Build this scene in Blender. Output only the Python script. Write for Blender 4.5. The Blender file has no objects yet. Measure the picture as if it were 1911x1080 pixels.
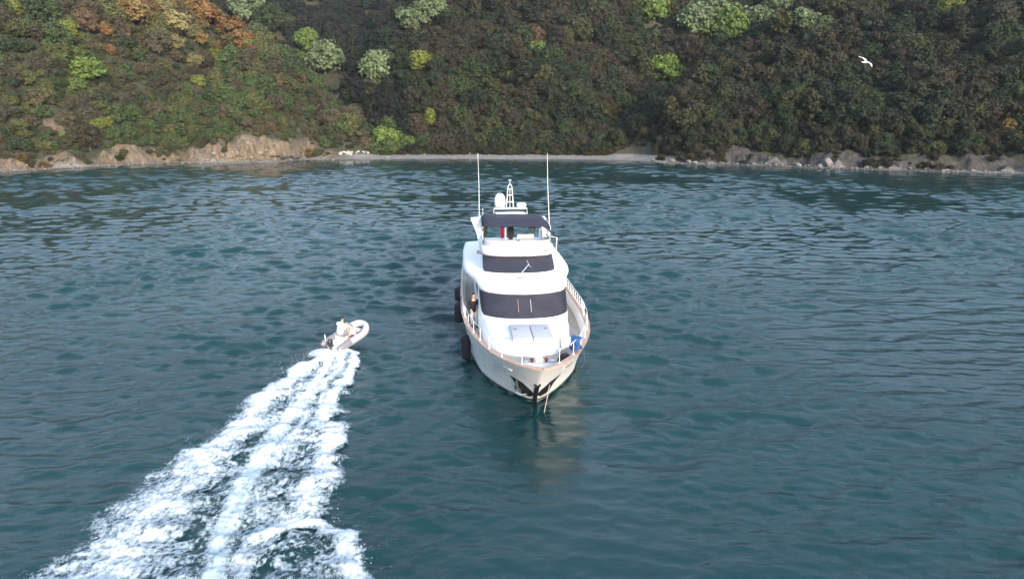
import bpy, bmesh, math, random
import numpy as np
from mathutils import Vector, Matrix

# ------------------------------------------------------------------ camera, sky, sun, exposure
SC = bpy.context.scene
COL = SC.collection
F_PX, CAM_H, PITCH = 1300.0, 12.2, math.radians(14.0)      # focal length in photo pixels (1911 wide), drone height
cam_data = bpy.data.cameras.new('camera')
cam_data.sensor_width = 36.0
cam_data.lens = 36.0 * F_PX / 1911.0
cam_data.clip_start, cam_data.clip_end = 0.1, 6000
cam = bpy.data.objects.new('camera', cam_data)
COL.objects.link(cam)
cam.location = (0, 0, CAM_H)
cam.rotation_euler = (math.radians(90) - PITCH, 0, 0)
SC.camera = cam

SUN_EL, SUN_AZ = math.radians(16.0), math.radians(154.0)    # azimuth clockwise from +Y: low, from the right and a little behind
world = bpy.data.worlds.new('World')
SC.world = world
world.use_nodes = True
wn, wl = world.node_tree.nodes, world.node_tree.links
wn.clear()
w_out = wn.new('ShaderNodeOutputWorld')
w_bg = wn.new('ShaderNodeBackground')
w_sky = wn.new('ShaderNodeTexSky')
w_sky.sky_type = 'NISHITA'
w_sky.sun_disc = False
w_sky.sun_elevation = SUN_EL
w_sky.sun_rotation = SUN_AZ
w_sky.dust_density = 2.2
w_sky.air_density = 1.0
w_hsv = wn.new('ShaderNodeHueSaturation')                   # thin high cloud takes most of the blue out
w_hsv.inputs['Saturation'].default_value = 0.55
wl.new(w_sky.outputs[0], w_hsv.inputs['Color'])
w_mix = wn.new('ShaderNodeMix')
w_mix.data_type = 'RGBA'
w_mix.inputs['Factor'].default_value = 0.6
w_mix.inputs['B'].default_value = (2.25, 3.15, 4.4, 1)          # even veil of high cloud
wl.new(w_hsv.outputs[0], w_mix.inputs['A'])
wl.new(w_mix.outputs['Result'], w_bg.inputs['Color'])
w_bg.inputs['Strength'].default_value = 0.15
wl.new(w_bg.outputs[0], w_out.inputs['Surface'])

sun_data = bpy.data.lights.new('sun', 'SUN')
sun_data.energy = 2.2
sun_data.angle = math.radians(16)
sun_data.color = (1.0, 0.84, 0.68)
sun = bpy.data.objects.new('sun', sun_data)
COL.objects.link(sun)
_sd = Vector((math.sin(SUN_AZ) * math.cos(SUN_EL), math.cos(SUN_AZ) * math.cos(SUN_EL), math.sin(SUN_EL)))
sun.rotation_euler = _sd.to_track_quat('Z', 'Y').to_euler()

SC.view_settings.view_transform = 'Standard'
SC.view_settings.look = 'None'
SC.view_settings.gamma = 1.0
SC.view_settings.exposure = 1.65
SC.render.engine = 'CYCLES'
SC.cycles.max_bounces = 6
SC.cycles.transparent_max_bounces = 12
SC.cycles.volume_bounces = 0
SC.cycles.use_denoising = True
SC.cycles.caustics_reflective = False
SC.cycles.caustics_refractive = False

rng = np.random.default_rng(7)
random.seed(7)

# ------------------------------------------------------------------ helpers
CT, ST = math.cos(PITCH), math.sin(PITCH)


def W(px, py, z=0.0):
    """Where the sight line through a photo pixel meets height z."""
    u, v = (px - 955.5) / F_PX, (540 - py) / F_PX
    t = (z - CAM_H) / (-ST + v * CT)
    return np.array([u * t, (CT + v * ST) * t, z])


def project(x, y, z):
    zc = y * CT - (z - CAM_H) * ST
    yc = y * ST + (z - CAM_H) * CT
    return 955.5 + F_PX * x / zc, 540 - F_PX * yc / zc, zc


def _hash(ix, iy, seed):
    h = (ix.astype(np.int64) * 374761393 + iy.astype(np.int64) * 668265263 + seed * 974634541) & 0xFFFFFFFF
    h = ((h ^ (h >> 13)) * 1274126177) & 0xFFFFFFFF
    h = (h ^ (h >> 16)) & 0xFFFFFF
    return h / float(0xFFFFFF)


def vnoise(x, y, seed=0):
    x, y = np.asarray(x, float), np.asarray(y, float)
    ix, iy = np.floor(x), np.floor(y)
    fx, fy = x - ix, y - iy
    fx, fy = fx * fx * fx * (fx * (fx * 6 - 15) + 10), fy * fy * fy * (fy * (fy * 6 - 15) + 10)
    a, b = _hash(ix, iy, seed), _hash(ix + 1, iy, seed)
    c, d = _hash(ix, iy + 1, seed), _hash(ix + 1, iy + 1, seed)
    return (a + (b - a) * fx) * (1 - fy) + (c + (d - c) * fx) * fy


def fbm(x, y, octaves=4, seed=0):
    s, a, tot = 0.0, 1.0, 0.0
    for o in range(octaves):
        s = s + a * vnoise(np.asarray(x) * 2 ** o + 17.3 * o, np.asarray(y) * 2 ** o - 9.1 * o, seed + o)
        tot += a
        a *= 0.5
    return s / tot


def sstep(x, a, b):
    t = np.clip((np.asarray(x, float) - a) / (b - a), 0, 1)
    return t * t * (3 - 2 * t)


def pmin(a, b, k):
    h = np.clip(0.5 + 0.5 * (b - a) / k, 0, 1)
    return b * (1 - h) + a * h - k * h * (1 - h)


def pmax(a, b, k):
    return -pmin(-a, -b, k)


def new_obj(name, data, parent=None):
    o = bpy.data.objects.new(name, data)
    COL.objects.link(o)
    if parent is not None:
        o.parent = parent
    return o


def tag(o, label=None, cat=None, group=None, kind=None):
    if label: o['label'] = label
    if cat: o['category'] = cat
    if group: o['group'] = group
    if kind: o['kind'] = kind
    return o


def empty(name, loc=(0, 0, 0), rot=(0, 0, 0)):
    o = new_obj(name, None)
    o.empty_display_size = 0.3
    o.location, o.rotation_euler = loc, rot
    return o


class MB:
    """Collects shapes; build() links them as ONE mesh object."""
    def __init__(self):
        self.v, self.f, self.m = [], [], []
        self.cur = 0

    def add(self, verts, faces):
        b = len(self.v)
        self.v += [tuple(map(float, p)) for p in verts]
        for f in faces:
            self.f.append([b + i for i in f])
            self.m.append(self.cur)
        return self

    def box(self, c, s, rz=0.0, bev=0.0, rx=0.0):
        if bev <= 0:
            P = [(x * s[0] / 2, y * s[1] / 2, z * s[2] / 2) for x in (-1, 1) for y in (-1, 1) for z in (-1, 1)]
            Q = [(0, 1, 3, 2), (4, 6, 7, 5), (0, 4, 5, 1), (2, 3, 7, 6), (0, 2, 6, 4), (1, 5, 7, 3)]
        else:
            bm = bmesh.new()
            bmesh.ops.create_cube(bm, size=1.0)
            for v in bm.verts:
                v.co = Vector((v.co.x * s[0], v.co.y * s[1], v.co.z * s[2]))
            bmesh.ops.bevel(bm, geom=bm.edges[:], offset=bev, segments=2, affect='EDGES', profile=0.6)
            bm.verts.index_update()
            P = [tuple(v.co) for v in bm.verts]
            Q = [[v.index for v in f.verts] for f in bm.faces]
            bm.free()
        M = Matrix.Rotation(rz, 3, 'Z') @ Matrix.Rotation(rx, 3, 'X')
        return self.add([tuple(M @ Vector(p) + Vector(c)) for p in P], Q)

    def loft(self, rings, closed=False, cap0=False, cap1=False):
        n = len(rings[0])
        vs = [p for r in rings for p in r]
        fs = []
        for i in range(len(rings) - 1):
            for j in range(n if closed else n - 1):
                k = (j + 1) % n
                fs.append((i * n + j, i * n + k, (i + 1) * n + k, (i + 1) * n + j))
        if cap0: fs.append(tuple(range(n))[::-1])
        if cap1: fs.append(tuple(range((len(rings) - 1) * n, len(rings) * n)))
        return self.add(vs, fs)

    def tube(self, pts, r, n=8, caps=True, closed=False):
        pts = [Vector(p) for p in pts]
        rs = r if hasattr(r, '__len__') else [r] * len(pts)
        rings, up = [], None
        N = len(pts)
        for i, p in enumerate(pts):
            if closed:
                t = (pts[(i + 1) % N] - pts[i - 1]).normalized()
            else:
                t = (pts[min(i + 1, N - 1)] - pts[max(i - 1, 0)]).normalized()
            if up is None:
                up = Vector((0, 0, 1)) if abs(t.z) < 0.9 else Vector((1, 0, 0))
            a = t.cross(up).normalized()
            b = a.cross(t).normalized()
            up = b
            rings.append([tuple(p + (a * math.cos(q) + b * math.sin(q)) * rs[i]) for q in [2 * math.pi * k / n for k in range(n)]])
        if closed:
            rings.append(rings[0])
        return self.loft(rings, True, caps and not closed, caps and not closed)

    def lathe(self, prof, c=(0, 0, 0), n=16):
        rings = [[(c[0] + r * math.cos(2 * math.pi * k / n), c[1] + r * math.sin(2 * math.pi * k / n), c[2] + z) for k in range(n)] for r, z in prof]
        return self.loft(rings, True, True, True)

    def build(self, name, mats, parent=None, smooth=35):
        me = bpy.data.meshes.new(name)
        me.from_pydata(self.v, [], self.f)
        mats = mats if isinstance(mats, (list, tuple)) else [mats]
        for m in mats:
            me.materials.append(m)
        if len(mats) > 1:
            me.polygons.foreach_set('material_index', self.m)
        bm = bmesh.new()
        bm.from_mesh(me)
        bmesh.ops.remove_doubles(bm, verts=bm.verts, dist=1e-5)
        bmesh.ops.recalc_face_normals(bm, faces=bm.faces)
        bm.to_mesh(me)
        bm.free()
        if smooth:
            me.polygons.foreach_set('use_smooth', [True] * len(me.polygons))
            me.set_sharp_from_angle(angle=math.radians(smooth))
        me.update()
        return new_obj(name, me, parent)


def grid_mesh(name, X, Y, Z, mat, attrs=None, keep=None, smooth=True):
    """Mesh object from 2-D arrays of coordinates."""
    r, c = X.shape
    co = np.stack([X, Y, Z], -1).reshape(-1, 3).astype(np.float32)
    idx = np.arange(r * c).reshape(r, c)
    q = np.stack([idx[:-1, :-1], idx[:-1, 1:], idx[1:, 1:], idx[1:, :-1]], -1).reshape(-1, 4)
    if keep is not None:
        q = q[keep.reshape(-1)]
        used = np.unique(q)
        remap = np.full(r * c, -1)
        remap[used] = np.arange(len(used))
        q, co = remap[q], co[used]
    me = bpy.data.meshes.new(name)
    me.vertices.add(len(co))
    me.vertices.foreach_set('co', co.ravel())
    me.loops.add(q.size)
    me.loops.foreach_set('vertex_index', q.ravel().astype(np.int32))
    me.polygons.add(len(q))
    me.polygons.foreach_set('loop_start', np.arange(0, q.size, 4, dtype=np.int32))
    me.update(calc_edges=True)
    me.polygons.foreach_set('use_smooth', np.full(len(q), smooth))
    for k, a in (attrs or {}).items():
        a = np.asarray(a, np.float32)
        if keep is not None:
            a = a.reshape(-1)[used]
        at = me.attributes.new(k, 'FLOAT', 'POINT')
        at.data.foreach_set('value', a.ravel())
    me.materials.append(mat)
    return new_obj(name, me)


# ------------------------------------------------------------------ materials
def nodes_of(name):
    m = bpy.data.materials.new(name)
    m.use_nodes = True
    nt = m.node_tree
    nt.nodes.clear()
    out = nt.nodes.new('ShaderNodeOutputMaterial')
    b = nt.nodes.new('ShaderNodeBsdfPrincipled')
    nt.links.new(b.outputs[0], out.inputs['Surface'])
    return m, nt, b, out


def ramp(nt, fac, stops):
    r = nt.nodes.new('ShaderNodeValToRGB')
    els = r.color_ramp.elements
    while len(els) < len(stops):
        els.new(0.5)
    for e, (p, c) in zip(els, stops):
        e.position, e.color = p, (c[0], c[1], c[2], 1) if hasattr(c, '__len__') else (c, c, c, 1)
    nt.links.new(fac, r.inputs[0])
    return r.outputs[0]


def noise_node(nt, vec, scale, detail=4, rough=0.55, dist=0.0):
    n = nt.nodes.new('ShaderNodeTexNoise')
    n.inputs['Scale'].default_value = scale
    n.inputs['Detail'].default_value = detail
    n.inputs['Roughness'].default_value = rough
    n.inputs['Distortion'].default_value = dist
    if vec is not None:
        nt.links.new(vec, n.inputs['Vector'])
    return n.outputs['Fac']


def mth(nt, op, a, b=None, clamp=False):
    n = nt.nodes.new('ShaderNodeMath')
    n.operation = op
    n.use_clamp = clamp
    for i, q in enumerate((a, b)):
        if q is None: continue
        if isinstance(q, (int, float)): n.inputs[i].default_value = q
        else: nt.links.new(q, n.inputs[i])
    return n.outputs[0]


def mixc(nt, fac, a, b):
    n = nt.nodes.new('ShaderNodeMix')
    n.data_type = 'RGBA'
    for s, q in ((n.inputs['Factor'], fac), (n.inputs['A'], a), (n.inputs['B'], b)):
        if isinstance(q, (int, float)): s.default_value = q
        elif isinstance(q, tuple): s.default_value = (*q, 1)
        else: nt.links.new(q, s)
    return n.outputs['Result']


def simple(name, color, rough=0.5, metal=0.0, var=0.12, scale=3.0, coat=0.0, bump=0.0, bscale=30.0):
    m, nt, b, out = nodes_of(name)
    tc = nt.nodes.new('ShaderNodeTexCoord')
    f = noise_node(nt, tc.outputs['Object'], scale, 4)
    lo = tuple(c * (1 - var) for c in color)
    hi = tuple(min(1, c * (1 + var * 0.6)) for c in color)
    nt.links.new(ramp(nt, f, [(0.3, lo), (0.7, hi)]), b.inputs['Base Color'])
    nt.links.new(ramp(nt, noise_node(nt, tc.outputs['Object'], scale * 2.3, 3), [(0.3, max(0, rough - 0.06)), (0.7, min(1, rough + 0.08))]), b.inputs['Roughness'])
    b.inputs['Metallic'].default_value = metal
    b.inputs['Coat Weight'].default_value = coat
    b.inputs['Coat Roughness'].default_value = 0.08
    if bump:
        bp = nt.nodes.new('ShaderNodeBump')
        bp.inputs['Strength'].default_value = bump
        bp.inputs['Distance'].default_value = 0.02
        nt.links.new(noise_node(nt, tc.outputs['Object'], bscale, 3), bp.inputs['Height'])
        nt.links.new(bp.outputs[0], b.inputs['Normal'])
    return m


M = {}
M['gelcoat'] = simple('gelcoat', (0.82, 0.81, 0.80), 0.40, var=0.02, scale=0.5)
M['hull_paint'] = simple('hull_paint', (0.82, 0.81, 0.79), 0.30, var=0.03, scale=0.5, coat=0.2)
M['black_paint'] = simple('black_paint', (0.012, 0.012, 0.014), 0.35)
M['teak_cap'] = simple('teak_cap', (0.44, 0.30, 0.23), 0.45, var=0.2, scale=5)
M['navy_canvas'] = simple('navy_canvas', (0.016, 0.018, 0.034), 0.8, var=0.15, scale=1.2, bump=0.15, bscale=60)
M['steel'] = simple('steel', (0.62, 0.63, 0.65), 0.25, metal=0.9, var=0.1)
M['white_tube'] = simple('white_tube', (0.78, 0.78, 0.78), 0.3)
M['cushion'] = simple('cushion', (0.42, 0.42, 0.44), 0.85, var=0.06, scale=4, bump=0.2, bscale=25)
M['cushion_white'] = simple('cushion_white', (0.70, 0.69, 0.68), 0.8, var=0.06, scale=4, bump=0.15, bscale=25)
M['black_cloth'] = simple('black_cloth', (0.010, 0.009, 0.012), 0.9, var=0.3, scale=10)
M['grey_cloth'] = simple('grey_cloth', (0.50, 0.49, 0.50), 0.85, var=0.1, scale=10)
M['white_cloth'] = simple('white_cloth', (0.80, 0.79, 0.76), 0.85, var=0.05, scale=8)
M['skin'] = simple('skin', (0.50, 0.28, 0.20), 0.55, var=0.1, scale=12)
M['hair'] = simple('hair', (0.012, 0.010, 0.009), 0.6, var=0.3, scale=30)
M['fender'] = simple('fender', (0.010, 0.010, 0.016), 0.75, var=0.2, scale=6, bump=0.2)
M['blue_cloth'] = simple('blue_cloth', (0.020, 0.075, 0.24), 0.8, var=0.35, scale=7, bump=0.4, bscale=18)
M['red_cloth'] = simple('red_cloth', (0.50, 0.015, 0.05), 0.8)
M['red_drum'] = simple('red_drum', (0.14, 0.035, 0.04), 0.4)
M['orange_wiper'] = simple('orange_wiper', (0.42, 0.20, 0.07), 0.5)
M['rope'] = simple('rope', (0.46, 0.34, 0.28), 0.8, var=0.25, scale=40)
M['tube_grey'] = simple('tube_grey', (0.20, 0.195, 0.21), 0.5, var=0.1)
M['tube_pale'] = simple('tube_pale', (0.42, 0.41, 0.44), 0.45, var=0.06)
M['rubber'] = simple('rubber', (0.055, 0.055, 0.06), 0.6)
M['rib_floor'] = simple('rib_floor', (0.36, 0.34, 0.35), 0.7, var=0.15, scale=8)
M['engine'] = simple('engine', (0.022, 0.021, 0.025), 0.3, coat=0.3)
M['feather'] = simple('feather', (0.80, 0.79, 0.78), 0.8, var=0.05, scale=20)
M['feather_grey'] = simple('feather_grey', (0.45, 0.46, 0.48), 0.8, var=0.15, scale=10)
M['beak'] = simple('beak', (0.60, 0.35, 0.05), 0.5)
M['pot'] = simple('pot', (0.30, 0.29, 0.28), 0.7)
M['plant_leaf'] = simple('plant_leaf', (0.085, 0.085, 0.018), 0.6, var=0.5, scale=8)
M['clear_screen'] = simple('clear_screen', (0.35, 0.36, 0.37), 0.12, var=0.1)
M['grey_print'] = simple('grey_print', (0.12, 0.12, 0.13), 0.7)


def teak_deck():
    m, nt, b, out = nodes_of('teak_deck')
    tc = nt.nodes.new('ShaderNodeTexCoord')
    sep = nt.nodes.new('ShaderNodeSeparateXYZ')
    nt.links.new(tc.outputs['Object'], sep.inputs[0])
    fx = mth(nt, 'FRACT', mth(nt, 'MULTIPLY', sep.outputs[0], 1 / 0.11))
    seam = mth(nt, 'LESS_THAN', fx, 0.14)
    mp = nt.nodes.new('ShaderNodeMapping')
    mp.inputs['Scale'].default_value = (9, 0.8, 1)
    nt.links.new(tc.outputs['Object'], mp.inputs['Vector'])
    base = ramp(nt, noise_node(nt, mp.outputs[0], 1.0, 5), [(0.3, (0.31, 0.275, 0.245)), (0.7, (0.43, 0.39, 0.355))])
    nt.links.new(mixc(nt, seam, base, (0.13, 0.12, 0.11)), b.inputs['Base Color'])
    b.inputs['Roughness'].default_value = 0.7
    return m


M['teak_deck'] = teak_deck()


def dark_glass():
    m, nt, b, out = nodes_of('dark_screen')
    tc = nt.nodes.new('ShaderNodeTexCoord')
    f = noise_node(nt, tc.outputs['Object'], 1.5, 3)
    nt.links.new(ramp(nt, f, [(0.3, (0.020, 0.020, 0.030)), (0.7, (0.030, 0.030, 0.044))]), b.inputs['Base Color'])
    b.inputs['Roughness'].default_value = 0.42
    b.inputs['Specular IOR Level'].default_value = 0.35
    return m


M['dark_screen'] = dark_glass()


def water_mat():
    m, nt, b, out = nodes_of('sea_water')
    tc = nt.nodes.new('ShaderNodeTexCoord')
    mp = nt.nodes.new('ShaderNodeMapping')
    mp.inputs['Scale'].default_value = (0.55, 1.0, 1.0)
    mp.inputs['Rotation'].default_value = (0, 0, math.radians(-10))
    nt.links.new(tc.outputs['Object'], mp.inputs['Vector'])
    n1 = noise_node(nt, mp.outputs[0], 3.4, 5, 0.62, 0.5)
    n2 = noise_node(nt, mp.outputs[0], 9.0, 4, 0.65, 0.6)
    ruf = nt.nodes.new('ShaderNodeAttribute')
    ruf.attribute_name = 'fine'
    amp = ruf.outputs['Fac']
    h = mth(nt, 'ADD', mth(nt, 'MULTIPLY', n1, 0.048), mth(nt, 'MULTIPLY', n2, 0.010))
    h = mth(nt, 'MULTIPLY', h, amp)
    bp = nt.nodes.new('ShaderNodeBump')
    bp.inputs['Strength'].default_value = 1.0
    bp.inputs['Distance'].default_value = 1.0
    nt.links.new(h, bp.inputs['Height'])
    nt.links.new(bp.outputs[0], b.inputs['Normal'])
    deep = ramp(nt, noise_node(nt, tc.outputs['Object'], 0.05, 3), [(0.3, (0.0025, 0.024, 0.027)), (0.7, (0.0035, 0.032, 0.035))])
    nt.links.new(deep, b.inputs['Base Color'])
    b.inputs['Roughness'].default_value = 0.04
    b.inputs['IOR'].default_value = 1.333
    return m


M['water'] = water_mat()


def foam_mat():
    m, nt, b, out = nodes_of('foam')
    tc = nt.nodes.new('ShaderNodeTexCoord')
    at = nt.nodes.new('ShaderNodeAttribute')
    at.attribute_name = 'foam_amount'
    aq = nt.nodes.new('ShaderNodeAttribute')
    aq.attribute_name = 'aqua'
    mp = nt.nodes.new('ShaderNodeMapping')
    mp.inputs['Scale'].default_value = (1.0, 0.7, 1.0)
    nt.links.new(tc.outputs['Object'], mp.inputs['Vector'])
    n = noise_node(nt, mp.outputs[0], 8.0, 8, 0.74, 0.3)
    v = mth(nt, 'SUBTRACT', at.outputs['Fac'], mth(nt, 'MULTIPLY', mth(nt, 'SUBTRACT', n, 0.5), 1.9))
    al = ramp(nt, v, [(0.32, 0.0), (0.55, 0.55), (0.85, 1.0)])
    nt.links.new(al, b.inputs['Alpha'])
    c0 = ramp(nt, v, [(0.36, (0.30, 0.41, 0.46)), (1.0, (0.68, 0.70, 0.73))])
    nt.links.new(mixc(nt, aq.outputs['Fac'], c0, (0.42, 0.53, 0.55)), b.inputs['Base Color'])
    b.inputs['Roughness'].default_value = 0.75
    bp = nt.nodes.new('ShaderNodeBump')
    bp.inputs['Strength'].default_value = 0.6
    bp.inputs['Distance'].default_value = 0.12
    nt.links.new(n, bp.inputs['Height'])
    nt.links.new(bp.outputs[0], b.inputs['Normal'])
    return m


M['foam'] = foam_mat()


def leaf_mat(name, dark=0.72, hi=1.18):
    m, nt, b, out = nodes_of(name)
    at = nt.nodes.new('ShaderNodeAttribute')
    at.attribute_type = 'INSTANCER'
    at.attribute_name = 'tint'
    geo = nt.nodes.new('ShaderNodeNewGeometry')
    v = ramp(nt, geo.outputs['Random Per Island'], [(0.0, dark), (1.0, hi)])
    mul = nt.nodes.new('ShaderNodeMix')
    mul.data_type, mul.blend_type = 'RGBA', 'MULTIPLY'
    mul.inputs['Factor'].default_value = 1.0
    nt.links.new(at.outputs['Color'], mul.inputs['A'])
    nt.links.new(v, mul.inputs['B'])
    nt.links.new(mul.outputs['Result'], b.inputs['Base Color'])
    b.inputs['Roughness'].default_value = 0.75
    b.inputs['Specular IOR Level'].default_value = 0.25
    return m


M['leaf'] = leaf_mat('foliage')
M['bark'] = simple('bark', (0.085, 0.07, 0.058), 0.9, var=0.3, scale=6)


def ground_mat():
    m, nt, b, out = nodes_of('hillside_ground')
    tc = nt.nodes.new('ShaderNodeTexCoord')
    P = tc.outputs['Object']
    def att(n):
        a = nt.nodes.new('ShaderNodeAttribute')
        a.attribute_name = n
        return a.outputs['Fac']
    humus = ramp(nt, noise_node(nt, P, 0.6, 6, 0.65), [(0.3, (0.018, 0.022, 0.011)), (0.5, (0.034, 0.036, 0.018)), (0.7, (0.052, 0.048, 0.027))])
    mp = nt.nodes.new('ShaderNodeMapping')
    mp.inputs['Scale'].default_value = (1.0, 1.0, 0.35)
    nt.links.new(P, mp.inputs['Vector'])
    soil = ramp(nt, noise_node(nt, mp.outputs[0], 0.9, 8, 0.75, 0.8), [(0.32, (0.035, 0.032, 0.02)), (0.45, (0.085, 0.066, 0.042)), (0.58, (0.16, 0.12, 0.082)), (0.72, (0.26, 0.215, 0.17))])
    grey = ramp(nt, noise_node(nt, mp.outputs[0], 1.0, 8, 0.75, 0.6), [(0.34, (0.014, 0.015, 0.012)), (0.5, (0.038, 0.035, 0.031)), (0.70, (0.078, 0.072, 0.066))])
    sand = ramp(nt, noise_node(nt, P, 1.1, 6, 0.6), [(0.3, (0.13, 0.118, 0.105)), (0.7, (0.22, 0.205, 0.185))])
    c = mixc(nt, att('soil'), humus, soil)
    c = mixc(nt, att('greyrock'), c, grey)
    c = mixc(nt, att('sand'), c, sand)
    wet = mixc(nt, att('wet'), c, (0.045, 0.042, 0.038))
    nt.links.new(wet, b.inputs['Base Color'])
    b.inputs['Roughness'].default_value = 0.9
    bp = nt.nodes.new('ShaderNodeBump')
    bp.inputs['Strength'].default_value = 0.8
    bp.inputs['Distance'].default_value = 0.5
    nt.links.new(noise_node(nt, P, 0.9, 7, 0.65), bp.inputs['Height'])
    nt.links.new(bp.outputs[0], b.inputs['Normal'])
    return m


M['ground'] = ground_mat()
M['rock_tan'] = simple('rock_tan', (0.20, 0.16, 0.12), 0.9, var=0.45, scale=1.6, bump=0.8, bscale=3)
M['rock_grey'] = simple('rock_grey', (0.16, 0.15, 0.14), 0.9, var=0.5, scale=1.6, bump=0.8, bscale=3)
M['rock_white'] = simple('rock_white', (0.36, 0.34, 0.30), 0.9, var=0.3, scale=1.2, bump=0.5, bscale=3)
M['cobble'] = simple('cobble', (0.12, 0.112, 0.10), 0.9, var=0.6, scale=0.8)
M['rock_dark'] = simple('rock_dark', (0.05, 0.047, 0.045), 0.8, var=0.5, scale=1.6, bump=0.8, bscale=3)

# ------------------------------------------------------------------ terrain
SHORE_PX = [(-160, 330), (0, 322), (60, 319), (130, 315), (250, 307), (350, 304), (440, 306), (530, 303), (560, 299), (620, 299), (750, 298),
            (900, 298), (1050, 299), (1190, 300), (1230, 304), (1300, 308), (1370, 308), (1450, 311), (1600, 317), (1911, 325), (2060, 332)]
_sw = np.array([W(*p)[:2] for p in SHORE_PX])
SX = np.concatenate([[-420, -230, -175, -145], _sw[:, 0], [145, 175, 230, 420]])
SY = np.concatenate([[-60, 20, 85, 122], _sw[:, 1], [120, 80, 15, -60]])


def shore(x):
    return np.interp(x, SX, SY) + 1.6 * (vnoise(np.asarray(x) / 6.0, 3.3, 5) - 0.5) * sstep(np.abs(np.asarray(x) + 10), 45, 62)


def shore_k(x):
    g = (np.interp(np.asarray(x) + 6, SX, SY) - np.interp(np.asarray(x) - 6, SX, SY)) / 12
    return 1 / np.sqrt(1 + g * g)


def terrain(x, y):
    x, y = np.asarray(x, float), np.asarray(y, float)
    d = (y - shore(x)) * shore_k(x)
    nz = (fbm(x / 30, y / 30, 4, 1) - 0.5) * 11
    n2 = (fbm(x / 8, y / 8, 3, 21) - 0.5) * 2.4
    rock = (fbm(x / 5, y / 5, 4, 31) - 0.5)
    wl_ = sstep(-x, 48, 60)
    wr = sstep(x, 44, 60)
    cl = (1.0 + 2.2 * vnoise(x / 9, 7.7, 41)) * wl_ + (0.8 + 2.2 * vnoise(x / 7, 2.2, 43)) * wr
    bump_ = 3.6 * np.exp(-((x + 70.5) / 9.0) ** 2)                       # the tan bluff beside the beach
    cliff = (cl + bump_) * sstep(d + rock * 5.0, 1.8, 4.2)
    u = x * 205.0 / np.maximum(y, 60.0)                                  # the valley runs straight inland from the beach
    rdg = (1 - np.abs(2 * fbm(x / 24 + 7, y / 40, 3, 71) - 1)) * 7 - 4.5
    A = pmin(0.64 * np.maximum(d - 4, 0) + cliff + (nz + rdg) * sstep(d, 6, 25), 1.05 * (-41 - u) + 3 + 0.5 * nz, 4)
    C = pmin(0.62 * np.maximum(d - 4, 0) + cliff + (nz + rdg) * sstep(d, 6, 25), 0.80 * (u - 28) + 0.6 * nz, 4)
    B = pmin(0.82 * (y - 219 - 16 * sstep(u, 8, 45)) + nz * 0.9 + rdg, 1.7 * (u + 57) + 0.6 * nz, 5)
    D = 0.70 * (y - 312) + 8 + nz * 1.6 + 2 * rdg
    V = 0.07 * np.minimum(d, 14) + 0.11 * np.maximum(d - 14, 0)
    z = pmax(pmax(pmax(A, C, 3), pmax(B, D, 3), 3), V, 1.5)
    z = z + n2 * sstep(d, 8, 20) + rock * (2.6 * (1 - sstep(d, 8, 16)) + 0.6) * sstep(d, 0.5, 4) * (wl_ + wr)
    cap = 11.0 + 0.166 * np.hypot(x, y)
    z = np.where(z > cap, cap + (z - cap) * 0.08, z)
    crag = np.abs(fbm(x / 2.2 + 11, y / 2.2, 3, 81) - 0.5) * 5.0 + (vnoise(x / 0.9, y / 0.9, 83) - .5) * 1.1 - 0.6
    z = z + crag * (wl_ + wr) * sstep(d, 0.6, 2.0) * (1 - sstep(d, 5, 9))
    shelf = 0.10 * d + 0.25 * rock * (wl_ + wr)
    return np.where(d < 0.0, shelf, pmax(z * sstep(d, -2.0, 3.0), shelf, 0.2)), d


gx = np.concatenate([np.linspace(-420, -175, 40)[:-1], np.linspace(-175, 175, 440), np.linspace(175, 420, 40)[1:]])
gd = np.concatenate([np.linspace(-14, -1, 7)[:-1], np.linspace(-1, 14, 46)[:-1], np.linspace(14, 110, 64)[:-1], np.linspace(110, 420, 50)])
GX, GD = np.meshgrid(gx, gd)
GY = shore(GX) + GD / shore_k(GX) ** 0.5
GZ, GDI = terrain(GX, GY)
_slope = np.hypot(np.gradient(GZ, axis=1) / np.maximum(np.gradient(GX, axis=1), .1), np.gradient(GZ, axis=0) / np.maximum(np.gradient(GY, axis=0), .1))
_wl = sstep(-GX, 44, 52)
_wr = sstep(GX, 38, 50)
beachw = 1 - np.clip(_wl + _wr, 0, 1)


def near_patch(x, y, lst):
    s = np.zeros_like(x)
    for (px, py, cz, rx, ry, rot) in lst:
        cx, cy = cz
        dx, dy = x - cx, y - cy
        a = math.radians(rot)
        ux, uy = dx * math.cos(a) + dy * math.sin(a), -dx * math.sin(a) + dy * math.cos(a)
        s = np.maximum(s, 1 - sstep(np.hypot(ux / rx, uy / ry) + (fbm(x / 3, y / 3, 3, 55) - 0.5) * 0.8, 0.7, 1.1))
    return s


def ray_hit(px, py, lo=120.0, hi=420.0):
    u, v = (px - 955.5) / F_PX, (540 - py) / F_PX
    t = np.linspace(lo, hi, 1500)
    x, y, z = u * t, (CT + v * ST) * t, CAM_H + (-ST + v * CT) * t
    h, _ = terrain(x, y)
    k = np.argmax(h > z)
    if not (h > z).any():
        k = len(t) - 1
    return np.array([x[k], y[k], h[k]]), t[k]


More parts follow.
